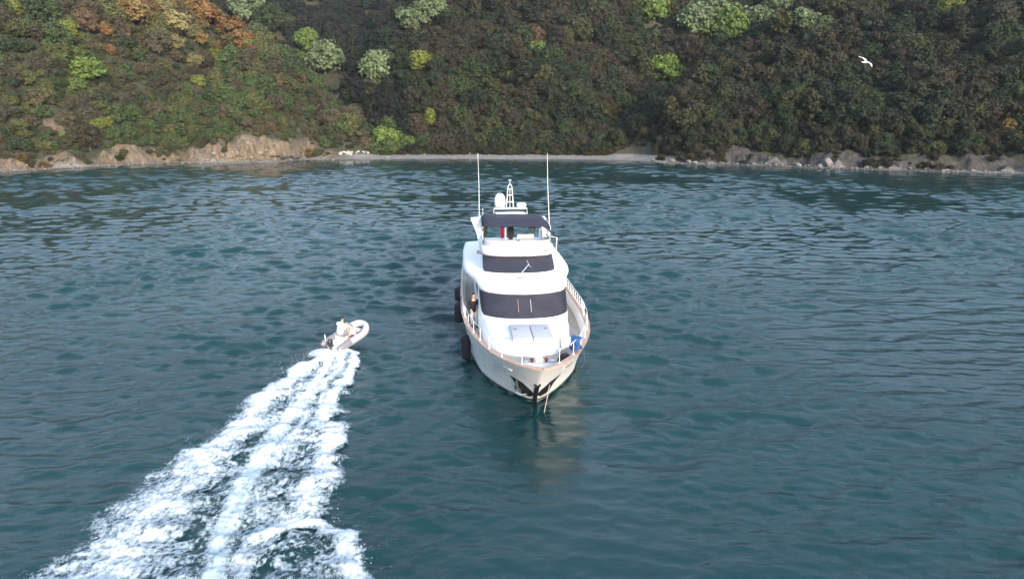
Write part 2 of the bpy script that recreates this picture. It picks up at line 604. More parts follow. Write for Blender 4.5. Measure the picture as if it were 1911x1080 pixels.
SCARPS = []
for (px, py, rx, ry, rot) in [(105, 232, 4.5, 2.2, 60), (128, 250, 4.5, 1.8, 40), (85, 277, 1.8, 2.5, 0), (240, 283, 2.5, 2.0, 0), (448, 280, 3.2, 3.4, 0), (490, 286, 5.0, 2.6, 10), (530, 290, 4.0, 1.6, 20)]:
    hit, _ = ray_hit(px, py)
    SCARPS.append((px, py, (hit[0], hit[1]), rx, ry, rot))
patch = near_patch(GX, GY, SCARPS)
soil = np.clip(_wl * (1 - sstep(GDI + (fbm(GX / 6, GY / 6, 3, 61) - .5) * 7, 4, 7)) + patch, 0, 1)
greyrock = np.clip(_wr * (1 - sstep(GDI + (fbm(GX / 6, GY / 6, 3, 63) - .5) * 8, 5, 8)), 0, 1)
sand = np.clip(beachw * (1 - sstep(GZ, 1.0, 1.7)) * (1 - sstep(GDI + (fbm(GX / 4, GY / 4, 3, 65) - .5) * 4, 8.5, 11)) + (1 - beachw) * (1 - sstep(GDI, 1.2, 2.6)) * sstep(fbm(GX / 9, GY / 3, 3, 67), 0.38, 0.55), 0, 1)
wet = 1 - sstep(GZ + (fbm(GX / 5, GY / 5, 3, 69) - .5) * 0.25, 0.05, 0.22)
hill = grid_mesh('hillside', GX, GY, GZ, M['ground'], {'soil': soil, 'greyrock': greyrock, 'sand': sand, 'wet': wet})
tag(hill, 'wooded hillsides round the bay with beach and low cliffs', kind='structure')

# ------------------------------------------------------------------ sea
wave_rng = np.random.default_rng(3)
WAVES = []
for i in range(130):
    lam = 0.30 * (4.6 / 0.30) ** wave_rng.random()
    ang = math.radians(-90 + wave_rng.normal(8, 22))
    slope = 0.034 if lam < 0.8 else (0.046 if lam < 2.4 else 0.046 * (2.4 / lam) ** 1.5)
    WAVES.append((2 * math.pi / lam, math.cos(ang), math.sin(ang), slope * lam / (2 * math.pi), wave_rng.random() * 6.283, lam))


def ruffle(x, y):
    """Gusts roughen the sea in patches; the yacht's lee and the near shore lie calmer."""
    g = 0.55 + 0.75 * sstep(fbm(x / 26 + 3, y / 34, 3, 77), 0.32, 0.66)
    lee = np.exp(-((np.abs(x - 1.5) / 3.6) ** 2.5 + (np.abs(y - 23.5) / 9.5) ** 2.5))
    edge_ = sstep(shore(x) - y, 4, 30)
    return g * (1 - 0.78 * lee) * (0.35 + 0.65 * edge_) * (0.66 + 0.34 * sstep(y, 20, 60))


def waves(x, y):
    z = np.zeros_like(x)
    cell = 0.0036 * np.maximum(np.abs(y), 10)
    gust = ruffle(x, y)
    for k, cx, cy, a, ph, lam in WAVES:
        w = sstep(lam / cell, 2.5, 5.0) * (1.0 if lam < 1.0 else 0.64 + 0.36 * sstep(y, 24, 70))
        q = np.cos(k * (x * cx + y * cy) + ph + 0.5 * np.sin(0.13 * k * (x * cy - y * cx) + ph * 3))
        z += a * w * (q + 0.50 * (q * q - 0.5))
    return z * gust


su = np.concatenate([np.linspace(-0.86, 0.86, 680)])
sy = np.exp(np.linspace(math.log(10.0), math.log(236.0), 920))
UX, YY = np.meshgrid(su, sy)
XX = UX * YY
ZZ = waves(XX, YY)
edge = sstep(0.86 - np.abs(UX), 0.0, 0.03) * sstep(YY, 10, 10.6) * (1 - sstep(YY, 225, 236))
ZZ = ZZ * edge
# outer part of the sheet: coarse strips joined to the fine part's border
px_l = [-1500, -700, -420, -300]
def pad(Arr, left, right):
    return np.concatenate([np.stack(left, 1), Arr, np.stack(right, 1)], 1)
n_r = len(sy)
XX = pad(XX, [np.full(n_r, v) for v in px_l], [np.full(n_r, -v) for v in px_l[::-1]])
ZZ = pad(ZZ, [np.zeros(n_r)] * 4, [np.zeros(n_r)] * 4)
YY = pad(YY, [sy] * 4, [sy] * 4)
near_rows = [(-900.0,), (-300.0,), (-60.0,), (0.0,)]
XX = np.concatenate([np.stack([XX[0]] * 4), XX], 0)
YY = np.concatenate([np.stack([np.full(XX.shape[1], r[0]) for r in near_rows]), YY], 0)
ZZ = np.concatenate([np.zeros((4, XX.shape[1])), ZZ], 0)
sea = grid_mesh('sea', XX, YY, ZZ, M['water'], {'fine': ruffle(XX, YY) * (1.45 - 0.85 * sstep(YY, 22, 75))})
tag(sea, 'rippled teal sea water of the bay', kind='structure')
#PART2
# ------------------------------------------------------------------ trees
def mesh_np(name, v, f, mat, smooth=False):
    me = bpy.data.meshes.new(name)
    me.from_pydata([tuple(p) for p in v], [], [tuple(q) for q in f])
    me.materials.append(mat)
    if smooth:
        me.polygons.foreach_set('use_smooth', [True] * len(me.polygons))
    me.update()
    return me


def crown_mesh(seed, kind):
    """Crown of unit radius standing on z = 0: lobes of many leaf-sized faces over small rough cores."""
    r = np.random.default_rng(seed)
    if kind == 'round': n, H, lr, leaf, per = 15, 1.5, (0.24, 0.52), 0.085, 170
    elif kind == 'broad': n, H, lr, leaf, per = 17, 1.15, (0.20, 0.46), 0.08, 150
    elif kind == 'cone': n, H, lr, leaf, per = 14, 2.3, (0.26, 0.42), 0.11, 125
    else: n, H, lr, leaf, per = 20, 1.5, (0.20, 0.34), 0.055, 130
    cs, rs = [], []
    for i in range(n):
        h = (i + 0.5) / n
        env = math.sin(math.pi * min(0.96, 0.14 + 0.8 * h)) ** 0.6 if kind != 'cone' else (1 - h) ** 0.7
        a = i * 2.399 + r.random() * 0.9
        q = env * (0.25 + 0.60 * r.random())
        cs.append((q * math.cos(a), q * math.sin(a), 0.15 + h * (H - 0.35)))
        rs.append(lr[0] + (lr[1] - lr[0]) * r.random())
    cs, rs = np.array(cs), np.array(rs)
    V, Fc = [], []
    bm = bmesh.new()
    bmesh.ops.create_icosphere(bm, subdivisions=1, radius=1)
    sv = np.array([v.co[:] for v in bm.verts])
    sf = [[v.index for v in f.verts] for f in bm.faces]
    bm.free()
    core = 0.66 if kind != 'bare' else 0.42
    for c, q in zip(cs, rs):
        b = len(V)
        V += list(c + sv * q * core * (0.8 + 0.4 * r.random((len(sv), 1))))
        Fc += [[b + i for i in f] for f in sf]
    for ci, (c, q) in enumerate(zip(cs, rs)):
        nrm = r.normal(size=(per, 3))
        nrm /= np.linalg.norm(nrm, axis=1)[:, None]
        nrm = nrm[nrm[:, 2] > -0.55]
        pos = c + nrm * q * (0.70 + 0.52 * r.random((len(nrm), 1)))
        for p, nn in zip(pos, nrm):
            dd = np.linalg.norm(p - cs, axis=1) / rs
            dd[ci] = 9
            if dd.min() < 0.72: continue
            m = nn + r.normal(size=3) * 0.55
            m /= np.linalg.norm(m)
            t = np.cross(m, r.normal(size=3))
            t /= np.linalg.norm(t)
            w = np.cross(m, t)
            s = leaf * (0.6 + 0.8 * r.random())
            s2 = s * (0.55 + 0.4 * r.random()) if kind != 'bare' else s * 0.55
            s1 = s if kind != 'bare' else s * 2.2
            b = len(V)
            V += [p - t * s1, p - w * s2 + m * s * .15, p + t * s1, p + w * s2 + m * s * .15]
            Fc.append([b, b + 1, b + 2, b + 3])
    return mesh_np('crown', V, Fc, M['leaf'])


def trunk_mesh(seed):
    r = np.random.default_rng(seed)
    mb = MB()
    mb.tube([(0, 0, -0.35), (0.02, 0.01, 0.15), (0.05, -0.02, 0.45), (0.02, 0.02, 0.95)], [0.085, 0.07, 0.055, 0.03], 6)
    for k in range(4):
        a = k * 1.6 + r.random()
        mb.tube([(0.03, 0, 0.30 + 0.1 * k), (0.25 * math.cos(a), 0.25 * math.sin(a), 0.55 + 0.12 * k), (0.55 * math.cos(a), 0.55 * math.sin(a), 0.85 + 0.12 * k)], [0.04, 0.03, 0.012], 5)
    me = bpy.data.meshes.new('trunk')
    me.from_pydata(mb.v, [], mb.f)
    me.materials.append(M['bark'])
    return me


CROWNS = {k: [crown_mesh(s * 10 + i, k) for i in range(c)] for s, (k, c) in enumerate([('round', 4), ('broad', 3), ('cone', 2), ('bare', 4)])}
TRUNKS = [trunk_mesh(90 + i) for i in range(3)]
CROWN_H = {'round': 1.5, 'broad': 1.15, 'cone': 2.3, 'bare': 1.5}

TINT = {'dgreen': (0.030, 0.043, 0.020), 'olive': (0.066, 0.072, 0.026), 'brown': (0.070, 0.060, 0.034), 'grey': (0.058, 0.054, 0.032), 'mid': (0.045, 0.068, 0.024),
        'orange': (0.21, 0.12, 0.045), 'amber': (0.19, 0.13, 0.045), 'yellow': (0.15, 0.18, 0.035), 'bright': (0.135, 0.205, 0.045), 'sage': (0.14, 0.19, 0.09), 'cream': (0.30, 0.26, 0.11), 'russet': (0.14, 0.092, 0.052)}


TINT = {k: tuple(c * (0.56 if max(v) < 0.12 else 0.74) for c in v) for k, v in TINT.items()}


def make_tree(name, base, R, kind, var, tint, rotz, trunk_h, zs=1.0, label=None, group=None, cat='tree'):
    root = empty(name, tuple(base))
    tag(root, label, cat, group)
    c = new_obj('crown', CROWNS[kind][var % len(CROWNS[kind])], root)
    c.location = (0, 0, trunk_h)
    c.scale = (R, R, R * zs)
    c.rotation_euler = (0, 0, rotz)
    c['tint'] = [float(t) for t in tint]
    t = new_obj('trunk', TRUNKS[var % len(TRUNKS)], root)
    t.scale = (R, R, max(R * 0.8, trunk_h + 0.5 * R))
    t.rotation_euler = (0, 0, rotz)
    return root


SPECIAL = [  # crown centre in the photo, crown width in photo pixels, crown shape, colour, height factor, label
    (162, 133, 54, 'round', 'bright', 0.8, 'bright yellow-green tree alone on the left slope above the bare scarp'),
    (405, 112, 34, 'round', 'yellow', 0.9, 'small yellow-green tree on the left slope below the orange trees'),
    (135, 150, 26, 'broad', 'olive', 0.9, 'olive bush just left of the bright tree on the left slope'),
    (325, 42, 58, 'broad', 'cream', 0.9, 'pale cream yellow tree catching light on the upper left ridge'),
    (428, 55, 56, 'round', 'orange', 0.8, 'large rust orange tree at the right end of the upper left ridge'),
    (458, 80, 40, 'round', 'orange', 0.9, 'lower orange tree on the edge of the upper left ridge'),
    (385, 22, 56, 'broad', 'orange', 0.9, 'orange brown tree at the top edge above the cream tree'),
    (345, 12, 44, 'round', 'amber', 0.9, 'amber tree at the top edge beside the orange brown tree'),
    (165, 45, 44, 'bare', 'russet', 1.0, 'russet bare tree on the upper left slope'),
    (248, 22, 62, 'broad', 'amber', 0.9, 'wide amber tree at the top edge left of the cream tree'),
    (28, 20, 30, 'round', 'yellow', 0.9, 'yellowish tree in the top left corner'),
    (130, 58, 32, 'round', 'yellow', 0.9, 'yellow olive tree left of the russet bare tree'),
    (468, 83, 24, 'broad', 'yellow', 0.9, 'small yellow bush under the lower orange tree'),
    (462, 20, 60, 'round', 'sage', 0.9, 'pale sage tree on the skyline right of the orange ridge'),
    (505, 42, 52, 'round', 'mid', 1.0, 'fresh green tree right of the pale sage skyline tree'),
    (576, 80, 40, 'round', 'bright', 1.0, 'green tree at the head of the pair above the gully'),
    (608, 110, 64, 'broad', 'sage', 1.1, 'pale grey-green tree lower of the pair above the gully'),
    (700, 130, 54, 'round', 'sage', 1.0, 'pale silvery green tree alone in the valley bottom'),
    (785, 118, 38, 'round', 'yellow', 0.9, 'light olive tree right of the silvery valley tree'),
    (768, 38, 52, 'broad', 'sage', 1.0, 'pale green tree at the valley head'),
    (806, 20, 54, 'round', 'sage', 0.9, 'pale green tree at the top edge above the valley head'),
    (1003, 100, 44, 'round', 'bright', 0.85, 'vivid green tree standing out on the middle slope'),
    (1080, 62, 46, 'round', 'olive', 1.0, 'olive green tree up right of the vivid green tree'),
    (1000, 74, 36, 'bare', 'russet', 1.0, 'brown bare tree just above the vivid green tree'),
    (955, 146, 20, 'round', 'yellow', 1.0, 'tiny yellow-green tree below left of the vivid green tree'),
    (803, 226, 32, 'cone', 'yellow', 0.75, 'slender yellow-green tree standing above the beach'),
    (722, 255, 62, 'broad', 'bright', 0.75, 'broad bright green bush at the valley mouth behind the beach'),
    (1220, 22, 50, 'round', 'bright', 0.9, 'fresh green tree at the top edge left of the pale round pair'),
    (1300, 42, 64, 'round', 'sage', 0.85, 'big round pale green tree on the right spur, left of its pair'),
    (1360, 50, 62, 'round', 'bright', 0.95, 'big round leaf-green tree on the right spur, right of its pair'),
    (1412, 32, 58, 'broad', 'sage', 0.9, 'grey-green tree next to the round pair on the right spur'),
    (1462, 42, 58, 'broad', 'olive', 0.9, 'dull olive tree further right along the right spur'),
    (1500, 38, 52, 'broad', 'sage', 0.9, 'dim sage tree at the right end of the pale row on the spur'),
    (1548, 20, 46, 'round', 'olive', 0.9, 'olive tree at the top edge where the pale row ends'),
    (1440, 14, 52, 'round', 'sage', 0.9, 'pale tree at the top edge above the dull olive one'),
    (1330, 12, 46, 'round', 'sage', 0.9, 'pale tree at the top edge between the round pair'),
    (1285, 98, 60, 'bare', 'brown', 0.95, 'bare grey-brown tree below the round pair'),
    (1238, 130, 56, 'round', 'bright', 0.85, 'leaf-green tree at the foot of the right spur'),
    (1770, 18, 40, 'round', 'yellow', 0.85, 'ochre green tree at the top edge on the far right'),
    (1878, 240, 32, 'bare', 'amber', 1.0, 'straw coloured shrub above the right cliff'),
    (1642, 128, 32, 'bare', 'brown', 0.9, 'brownish shrub on the right slope below the gull'),
    (170, 262, 46, 'bare', 'brown', 1.1, 'bare branched tree right of the scarp near the left shore'),
]
taken = []
for (px, py, wpx, kind, tint, zs, label) in SPECIAL:
    dia = wpx
    base, dep = ray_hit(px, py + dia * 0.42)
    R = 0.58 * wpx * dep / F_PX
    hgt = CROWN_H[kind] * R * zs
    zc = CAM_H + (-ST + (540 - py) / F_PX * CT) * dep                # crown centre height on the sight line
    th = max(0.15 * R, zc - base[2] - hgt * 0.5)
    th = min(th, 1.2 * R)
    jit = 0.85 + 0.3 * random.random()
    make_tree('tree', base, R, kind, random.randrange(9), [c * jit for c in TINT[tint]], random.random() * 6.28, th, zs, label)
    taken.append((base[0], base[1], R))
taken_tint = [TINT[s[4]] for s in SPECIAL]
taken = np.array(taken)

# every other place on the slopes that the wood covers
trng = np.random.default_rng(11)
NT = 46000
tx = trng.uniform(-205, 205, NT)
td = trng.uniform(0, 1, NT) ** 1.3 * 215 + 3.0
ty = shore(tx) + td / shore_k(tx)
tz, tdi = terrain(tx, ty)
tpx, tpy, tdep = project(tx, ty, tz + 3)
ok = (tpx > -260) & (tpx < 2170) & (tpy > -110)
beach_t = (tx > -52) & (tx < 40)
ok &= np.where(beach_t, tdi > 10.5, tdi > np.where(tx > 0, 4.8, 4.8) + 3.0 * vnoise(tx / 5, ty / 5, 91))
ok &= near_patch(tx, ty, SCARPS) < 0.35
size = 1.15 + 2.3 * trng.random(NT) ** 2.2 + 0.7 * sstep(tdi, 20, 60)
size *= np.where(tdi < 14, 0.65, 1.0)
size *= np.where((tx < -60) & (tdi < 45), 0.72, 1.0)
order = np.argsort(-size + trng.random(NT) * 0.8)
acc, cellmap = [], {}
for i in order:
    if not ok[i]: continue
    x, y, R = tx[i], ty[i], size[i]
    dxs, dys = x - taken[:, 0] * y / taken[:, 1], taken[:, 1] - y
    if (np.hypot(x - taken[:, 0], dys) < taken[:, 2] * 0.95 + R * 0.45).any(): continue
    if ((np.abs(dxs) < taken[:, 2] * 0.7) & (dys > 0) & (dys < taken[:, 2] * 1.2 + R)).any(): continue
    cx, cy = int(x // 4), int(y // 4)
    hit = False
    for a in (-1, 0, 1):
        for b in (-1, 0, 1):
            for j in cellmap.get((cx + a, cy + b), ()):
                if (tx[j] - x) ** 2 + (ty[j] - y) ** 2 < (0.47 * (R + size[j])) ** 2:
                    hit = True
    if hit: continue
    cellmap.setdefault((cx, cy), []).append(i)
    acc.append(i)
acc = np.array(acc)
# drop trees wholly hidden behind a nearer slope
tt = np.linspace(0.45, 0.985, 70)[None, :]
top = tz[acc] + 2.2 * size[acc] + 3.0
rx_, ry_, rz_ = tx[acc][:, None] * tt, ty[acc][:, None] * tt, CAM_H + (top[:, None] - CAM_H) * tt
hh, _ = terrain(rx_, ry_)
acc = acc[~((hh - rz_) > 0).any(1)]

KINDS, TINTS, TNAMES = [], [], []
cl1 = fbm(tx / 16, ty / 16, 3, 101)
cl2 = fbm(tx / 9 + 40, ty / 9, 3, 103)
for i in acc:
    px, py, u, q = tpx[i], tpy[i], cl1[i], cl2[i]
    un = tx[i] * 205 / ty[i]
    back = ty[i] > 262 and -90 < un < -25                        # the hill at the head of the valley
    left = un < -40 - max(0, (tz[i] - 4)) * 0.86 and not back
    right = tx[i] > 28 + tz[i] * 1.1
    r = trng.random()
    if left:
        up = float(sstep(-py, -130, -20)) * float(sstep(px, 40, 200)) * (1 - float(sstep(px, 440, 490)))  # upper left: orange foliage, with low sunlight also put into its colour
        w = {'dgreen': 0.9 - 0.6 * up, 'olive': 1.3, 'brown': 0.35 + 0.6 * up, 'grey': 0.7 - 0.4 * up, 'mid': 1.3 * (1 - up), 'russet': 0.03 + 0.6 * up, 'orange': 1.3 * up * (q > .47), 'amber': 0.03 + 0.7 * up, 'yellow': 0.06 + 0.1 * up}
        if u > 0.54: w['grey'] *= 4; w['brown'] *= 1.6; w['mid'] *= .3; w['olive'] *= .5
        if u < 0.46: w['mid'] *= 2.5; w['olive'] *= 2.0; w['grey'] *= .3
    elif right:
        w = {'dgreen': 2.2, 'olive': 0.7, 'brown': 0.15, 'grey': 0.7, 'mid': 0.6, 'yellow': 0.008}
        if u > 0.54: w['grey'] *= 3.5; w['mid'] *= .3
        if u < 0.46: w['mid'] *= 2.2; w['olive'] *= 1.8; w['grey'] *= .3
    else:
        w = {'dgreen': 2.0, 'olive': 0.45, 'brown': 0.30, 'grey': 1.1, 'mid': 0.5, 'sage': 0.012, 'yellow': 0.012}
        if u > 0.54: w['brown'] *= 2.2; w['grey'] *= 3; w['dgreen'] *= .5
        if u < 0.46: w['mid'] *= 2.0; w['grey'] *= .4
    ks = list(w)
    p = np.array([w[k] for k in ks]); p /= p.sum()
    nm = ks[trng.choice(len(ks), p=p)]
    TNAMES.append(nm)
    jit = 0.82 + 0.36 * trng.random()
    TINTS.append([c * jit * (1 + 0.12 * (trng.random() - .5)) for c in TINT[nm]] if not left else [c * jit * (1.8 if max(TINT[nm]) < 0.1 else 1.05) for c in TINT[nm]])  # left slope faces the light: its brightness is put into the tint
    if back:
        TINTS[-1] = [a * b for a, b in zip(TINTS[-1], (0.52, 0.58, 0.78))]  # shade and cool distance haze put into the leaf tint
    elif not left and -62 < un < -28 - 0.3 * max(0, tz[i] - 10):                              # the valley's deep shade, put into the leaf tint
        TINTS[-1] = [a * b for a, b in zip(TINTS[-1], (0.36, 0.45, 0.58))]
    if nm in ('brown', 'grey', 'russet') and trng.random() < 0.75: KINDS.append('bare')
    else: KINDS.append('cone' if trng.random() < 0.07 else ('broad' if trng.random() < 0.4 else 'round'))

inframe = (tpx[acc] > 5) & (tpx[acc] < 1905) & (tpy[acc] > 4) & (tpy[acc] < 330)
score = np.where(inframe, size[acc] / tdep[acc], -1)
single = set(np.argsort(-score)[:300 - len(SPECIAL)].tolist())
LOOK = {'dgreen': 'dark evergreen tree', 'olive': 'olive green tree', 'brown': 'leafless brown tree', 'grey': 'bare grey-brown tree', 'mid': 'mid green tree', 'orange': 'rust orange tree', 'amber': 'amber tinged tree', 'yellow': 'yellow-green tree', 'russet': 'russet brown tree', 'sage': 'pale sage tree'}
PLACE = {'left': 'in the dense wood on the left hillside', 'right': 'in the dense wood on the right hillside', 'mid': 'in the dense wood on the middle hillside'}
pts = {k: [] for k in CROWNS}
for n, i in enumerate(acc):
    R = float(size[i]) * 1.12
    zs = 0.75 + 0.35 * trng.random()
    if n in single:
        side = 'left' if tx[i] < -42 - max(0, (tz[i] - 4)) * 0.75 else ('right' if tx[i] > 28 + tz[i] * 1.1 else 'mid')
        lab = LOOK[TNAMES[n]] + ' ' + PLACE[side]
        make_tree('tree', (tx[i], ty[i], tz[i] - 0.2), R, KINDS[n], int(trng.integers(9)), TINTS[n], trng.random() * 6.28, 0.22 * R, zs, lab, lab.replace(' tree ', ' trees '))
    else:
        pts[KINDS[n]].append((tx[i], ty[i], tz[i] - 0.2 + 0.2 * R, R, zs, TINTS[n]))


# low scrub under and between the trees and along the cliff tops
NS = 15000
sx_ = trng.uniform(-190, 190, NS)
sd_ = 2.0 + 130 * trng.random(NS) ** 1.7
sy_ = shore(sx_) + sd_ / shore_k(sx_)
sz_, sdi = terrain(sx_, sy_)
okk = np.where((sx_ > -52) & (sx_ < 40), sdi > 8.5, sdi > 2.6) & (near_patch(sx_, sy_, SCARPS) < 0.6)
okk &= (sdi > 7) | (vnoise(sx_ / 3, sy_ / 3, 93) > 0.5)
q_ = fbm(sx_ / 12, sy_ / 12, 3, 111)
scrub = []
for i in np.nonzero(okk)[0]:
    nm = trng.choice(['olive', 'mid', 'brown', 'grey', 'dgreen'] if q_[i] > 0.5 else ['olive', 'brown', 'amber', 'grey', 'brown'], p=[.28, .22, .2, .2, .1])
    j = 0.7 + 0.5 * trng.random()
    if nm == 'amber': j *= 0.4
    if sx_[i] > 30: j *= 0.75
    if sx_[i] < -50: j *= 1.6
    scrub.append((sx_[i], sy_[i], sz_[i] - 0.1, 0.5 + 0.95 * trng.random() ** 2, 0.6 + 0.4 * trng.random(), [c * j for c in TINT[nm]]))


for (bx_, by_, R_), t_ in zip(taken, taken_tint):                                    # undergrowth round the feet of the standout trees
    for k in range(5):                                          # neighbours that share some of its colour
        a_ = trng.uniform(0, 2 * math.pi)
        x_, y_ = bx_ + R_ * 1.15 * math.cos(a_), by_ + R_ * 1.15 * math.sin(a_)
        if terrain(x_, y_)[1] < 9.5: continue
        mixf = 0.25 + 0.4 * trng.random()
        near = [0.05, 0.06, 0.026] if bx_ < -50 else [0.03, 0.036, 0.018]
        pts['round' if k % 2 else 'broad'].append((x_, y_, float(terrain(x_, y_)[0]), R_ * (0.45 + 0.25 * trng.random()), 0.85, [a * mixf + b * (1 - mixf) for a, b in zip(t_, near)]))
    for k in range(44):
        a_ = trng.uniform(-1.0, math.pi + 1.0) + math.pi
        q_r = R_ * trng.uniform(0.4, 2.7)
        x_, y_ = bx_ + q_r * math.cos(a_), by_ + q_r * math.sin(a_)
        if terrain(x_, y_)[1] < 9.5: continue
        nm = trng.choice(['olive', 'mid', 'grey', 'dgreen'])
        j = (1.3 if bx_ < -50 else 0.9) * (0.8 + 0.4 * trng.random())
        scrub.append((x_, y_, float(terrain(x_, y_)[0]) - 0.1, 0.9 + 0.8 * trng.random(), 0.8, [c * j for c in TINT[nm]]))


def stuff_cloud(name, label, clouds):
    """One object: points that carry crowns by geometry nodes. clouds = [(meshes, points)]"""
    P = [(p, ci) for ci, (_, ps) in enumerate(clouds) for p in ps]
    me = bpy.data.meshes.new(name)
    me.from_pydata([p[:3] for p, _ in P], [], [])
    n = len(P)
    a = me.attributes.new('tint', 'FLOAT_COLOR', 'POINT')
    a.data.foreach_set('color', np.array([[*p[5], 1.0] for p, _ in P], np.float32).ravel())
    a = me.attributes.new('size', 'FLOAT_VECTOR', 'POINT')
    a.data.foreach_set('vector', np.array([[p[3], p[3], p[3] * p[4]] for p, _ in P], np.float32).ravel())
    a = me.attributes.new('turn', 'FLOAT_VECTOR', 'POINT')
    a.data.foreach_set('vector', np.array([[0, 0, random.random() * 6.28] for _ in P], np.float32).ravel())
    coll = bpy.data.collections.new(name + '_shapes')
    start, k = [], 0
    for meshes, _ in clouds:
        start.append((k, len(meshes)))
        for m_ in meshes:
            o = bpy.data.objects.new('shape_%03d' % k, m_)
            coll.objects.link(o)
            k += 1
    a = me.attributes.new('pick', 'INT', 'POINT')
    a.data.foreach_set('value', np.array([start[ci][0] + random.randrange(start[ci][1]) for _, ci in P], np.int32))
    ob = new_obj(name, me)
    ng = bpy.data.node_groups.new(name, 'GeometryNodeTree')
    ng.interface.new_socket('Geometry', in_out='INPUT', socket_type='NodeSocketGeometry')
    ng.interface.new_socket('Geometry', in_out='OUTPUT', socket_type='NodeSocketGeometry')
    N, L = ng.nodes, ng.links
    gi, go = N.new('NodeGroupInput'), N.new('NodeGroupOutput')
    ci = N.new('GeometryNodeCollectionInfo')
    ci.inputs['Collection'].default_value = coll
    ci.inputs['Separate Children'].default_value = True
    ci.inputs['Reset Children'].default_value = True
    iop = N.new('GeometryNodeInstanceOnPoints')
    def named(nm, ty):
        q = N.new('GeometryNodeInputNamedAttribute')
        q.data_type = ty
        q.inputs['Name'].default_value = nm
        return q.outputs['Attribute']
    L.new(gi.outputs[0], iop.inputs['Points'])
    L.new(ci.outputs[0], iop.inputs['Instance'])
    iop.inputs['Pick Instance'].default_value = True
    L.new(named('pick', 'INT'), iop.inputs['Instance Index'])
    L.new(named('turn', 'FLOAT_VECTOR'), iop.inputs['Rotation'])
    L.new(named('size', 'FLOAT_VECTOR'), iop.inputs['Scale'])
    L.new(iop.outputs[0], go.inputs[0])
    md = ob.modifiers.new('scatter', 'NODES')
    md.node_group = ng
    tag(ob, label, kind='stuff')
    return ob


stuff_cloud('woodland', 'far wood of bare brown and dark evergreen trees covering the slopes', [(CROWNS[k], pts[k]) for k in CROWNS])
stuff_cloud('scrub', 'low scrub and undergrowth between the trees and above the shore', [(CROWNS['broad'] + CROWNS['bare'], scrub)])
print('trees', len(acc), 'scrub', len(scrub))


# ------------------------------------------------------------------ shore rocks
def rock_mesh(seed, mat, flat=0.7):
    r = np.random.default_rng(seed)
    bm = bmesh.new()
    bmesh.ops.create_icosphere(bm, subdivisions=2, radius=1)
    pl = r.normal(size=(7, 3))
    pl /= np.linalg.norm(pl, axis=1)[:, None]
    for v in bm.verts:
        p = np.array(v.co)
        for n_ in pl:
            dd = p @ n_
            if dd > 0.62: p = p - n_ * (dd - 0.62) * 0.9
        p = p * (1 + 0.10 * (r.random() - 0.5))
        v.co = Vector((p[0], p[1], p[2] * flat))
    me = bpy.data.meshes.new('rock')
    bm.to_mesh(me)
    bm.free()
    me.materials.append(mat)
    return me


R_WHITE = [rock_mesh(i, M['rock_white'], 0.6) for i in range(3)]
R_TAN = [rock_mesh(10 + i, M['rock_tan'], 0.7) for i in range(4)]
R_GREY = [rock_mesh(20 + i, M['rock_grey'], 0.7) for i in range(4)]
R_DARK = [rock_mesh(30 + i, M['rock_dark'], 0.6) for i in range(3)]
rr = np.random.default_rng(5)


def rock_at(px, py, wpx, meshes, label, group, hs=1.0):
    p, dep = ray_hit(px, py)
    s = 0.5 * wpx * dep / F_PX
    o = new_obj('rock', meshes[int(rr.integers(len(meshes)))])
    o.location = (p[0], p[1], p[2] + 0.15 * s)
    o.scale = (s, s * (0.7 + 0.5 * rr.random()), s * hs)
    o.rotation_euler = (0.2 * rr.normal(), 0.2 * rr.normal(), rr.random() * 6.28)
    tag(o, label, 'rock', group)
    return o


for k in range(14):
    rock_at(634 + rr.random() * 22, 284 + rr.random() * 5, 5 + 4 * rr.random(), R_WHITE, 'pale boulder in the white heap at the left end of the beach', 'white boulder heap')
for k in range(38):
    rock_at(662 + 222 * (k + rr.random()) / 38, 283 + rr.random() * 5, 4 + 5 * rr.random() ** 2, R_WHITE, 'pale stone in the row along the back of the beach', 'stones at the back of the beach')
rock_at(754, 283.5, 18, R_WHITE, 'long pale slab lying at the back of the beach', None, 0.35)
rock_at(722, 294, 11, R_WHITE, 'white flat rock at the water edge of the beach', None, 0.3)
for k in range(8):
    rock_at(508 + 50 * (k + rr.random()) / 8, 294 + rr.random() * 4, 9 + 8 * rr.random(), R_DARK, 'dark rock at the foot of the tan bluff', 'dark rocks under the bluff', 0.7)
for k in range(12):
    rock_at(400 + 110 * (k + rr.random()) / 12, 291 + rr.random() * 9, 6 + 7 * rr.random(), R_TAN, 'tan broken rock along the foot of the bluff', 'tan rocks under the bluff')
for k in range(30):
    rock_at(20 + 370 * (k + rr.random()) / 30, 304 + 10 * (1 - k / 30) + rr.random() * 5 - 4 * (k / 30), 4 + 5 * rr.random() ** 2, R_TAN, 'pale tan boulder on the left rocky shore', 'boulders on the left shore')
for k in range(36):
    px = 1210 + 690 * (k + rr.random()) / 36
    rock_at(px, np.interp(px, [1190, 1300, 1450, 1600, 1911], [297, 304, 307, 313, 321]) + rr.random() * 3, 6 + 8 * rr.random() ** 2, R_GREY, 'grey boulder on the right rocky shore', 'boulders on the right shore')
rock_at(1545, 307, 22, R_GREY, 'leaning grey slab under the right cliff', None, 1.4)
rock_at(1768, 318, 9, R_WHITE, 'white rock at the water edge under the right cliff', None, 0.4)
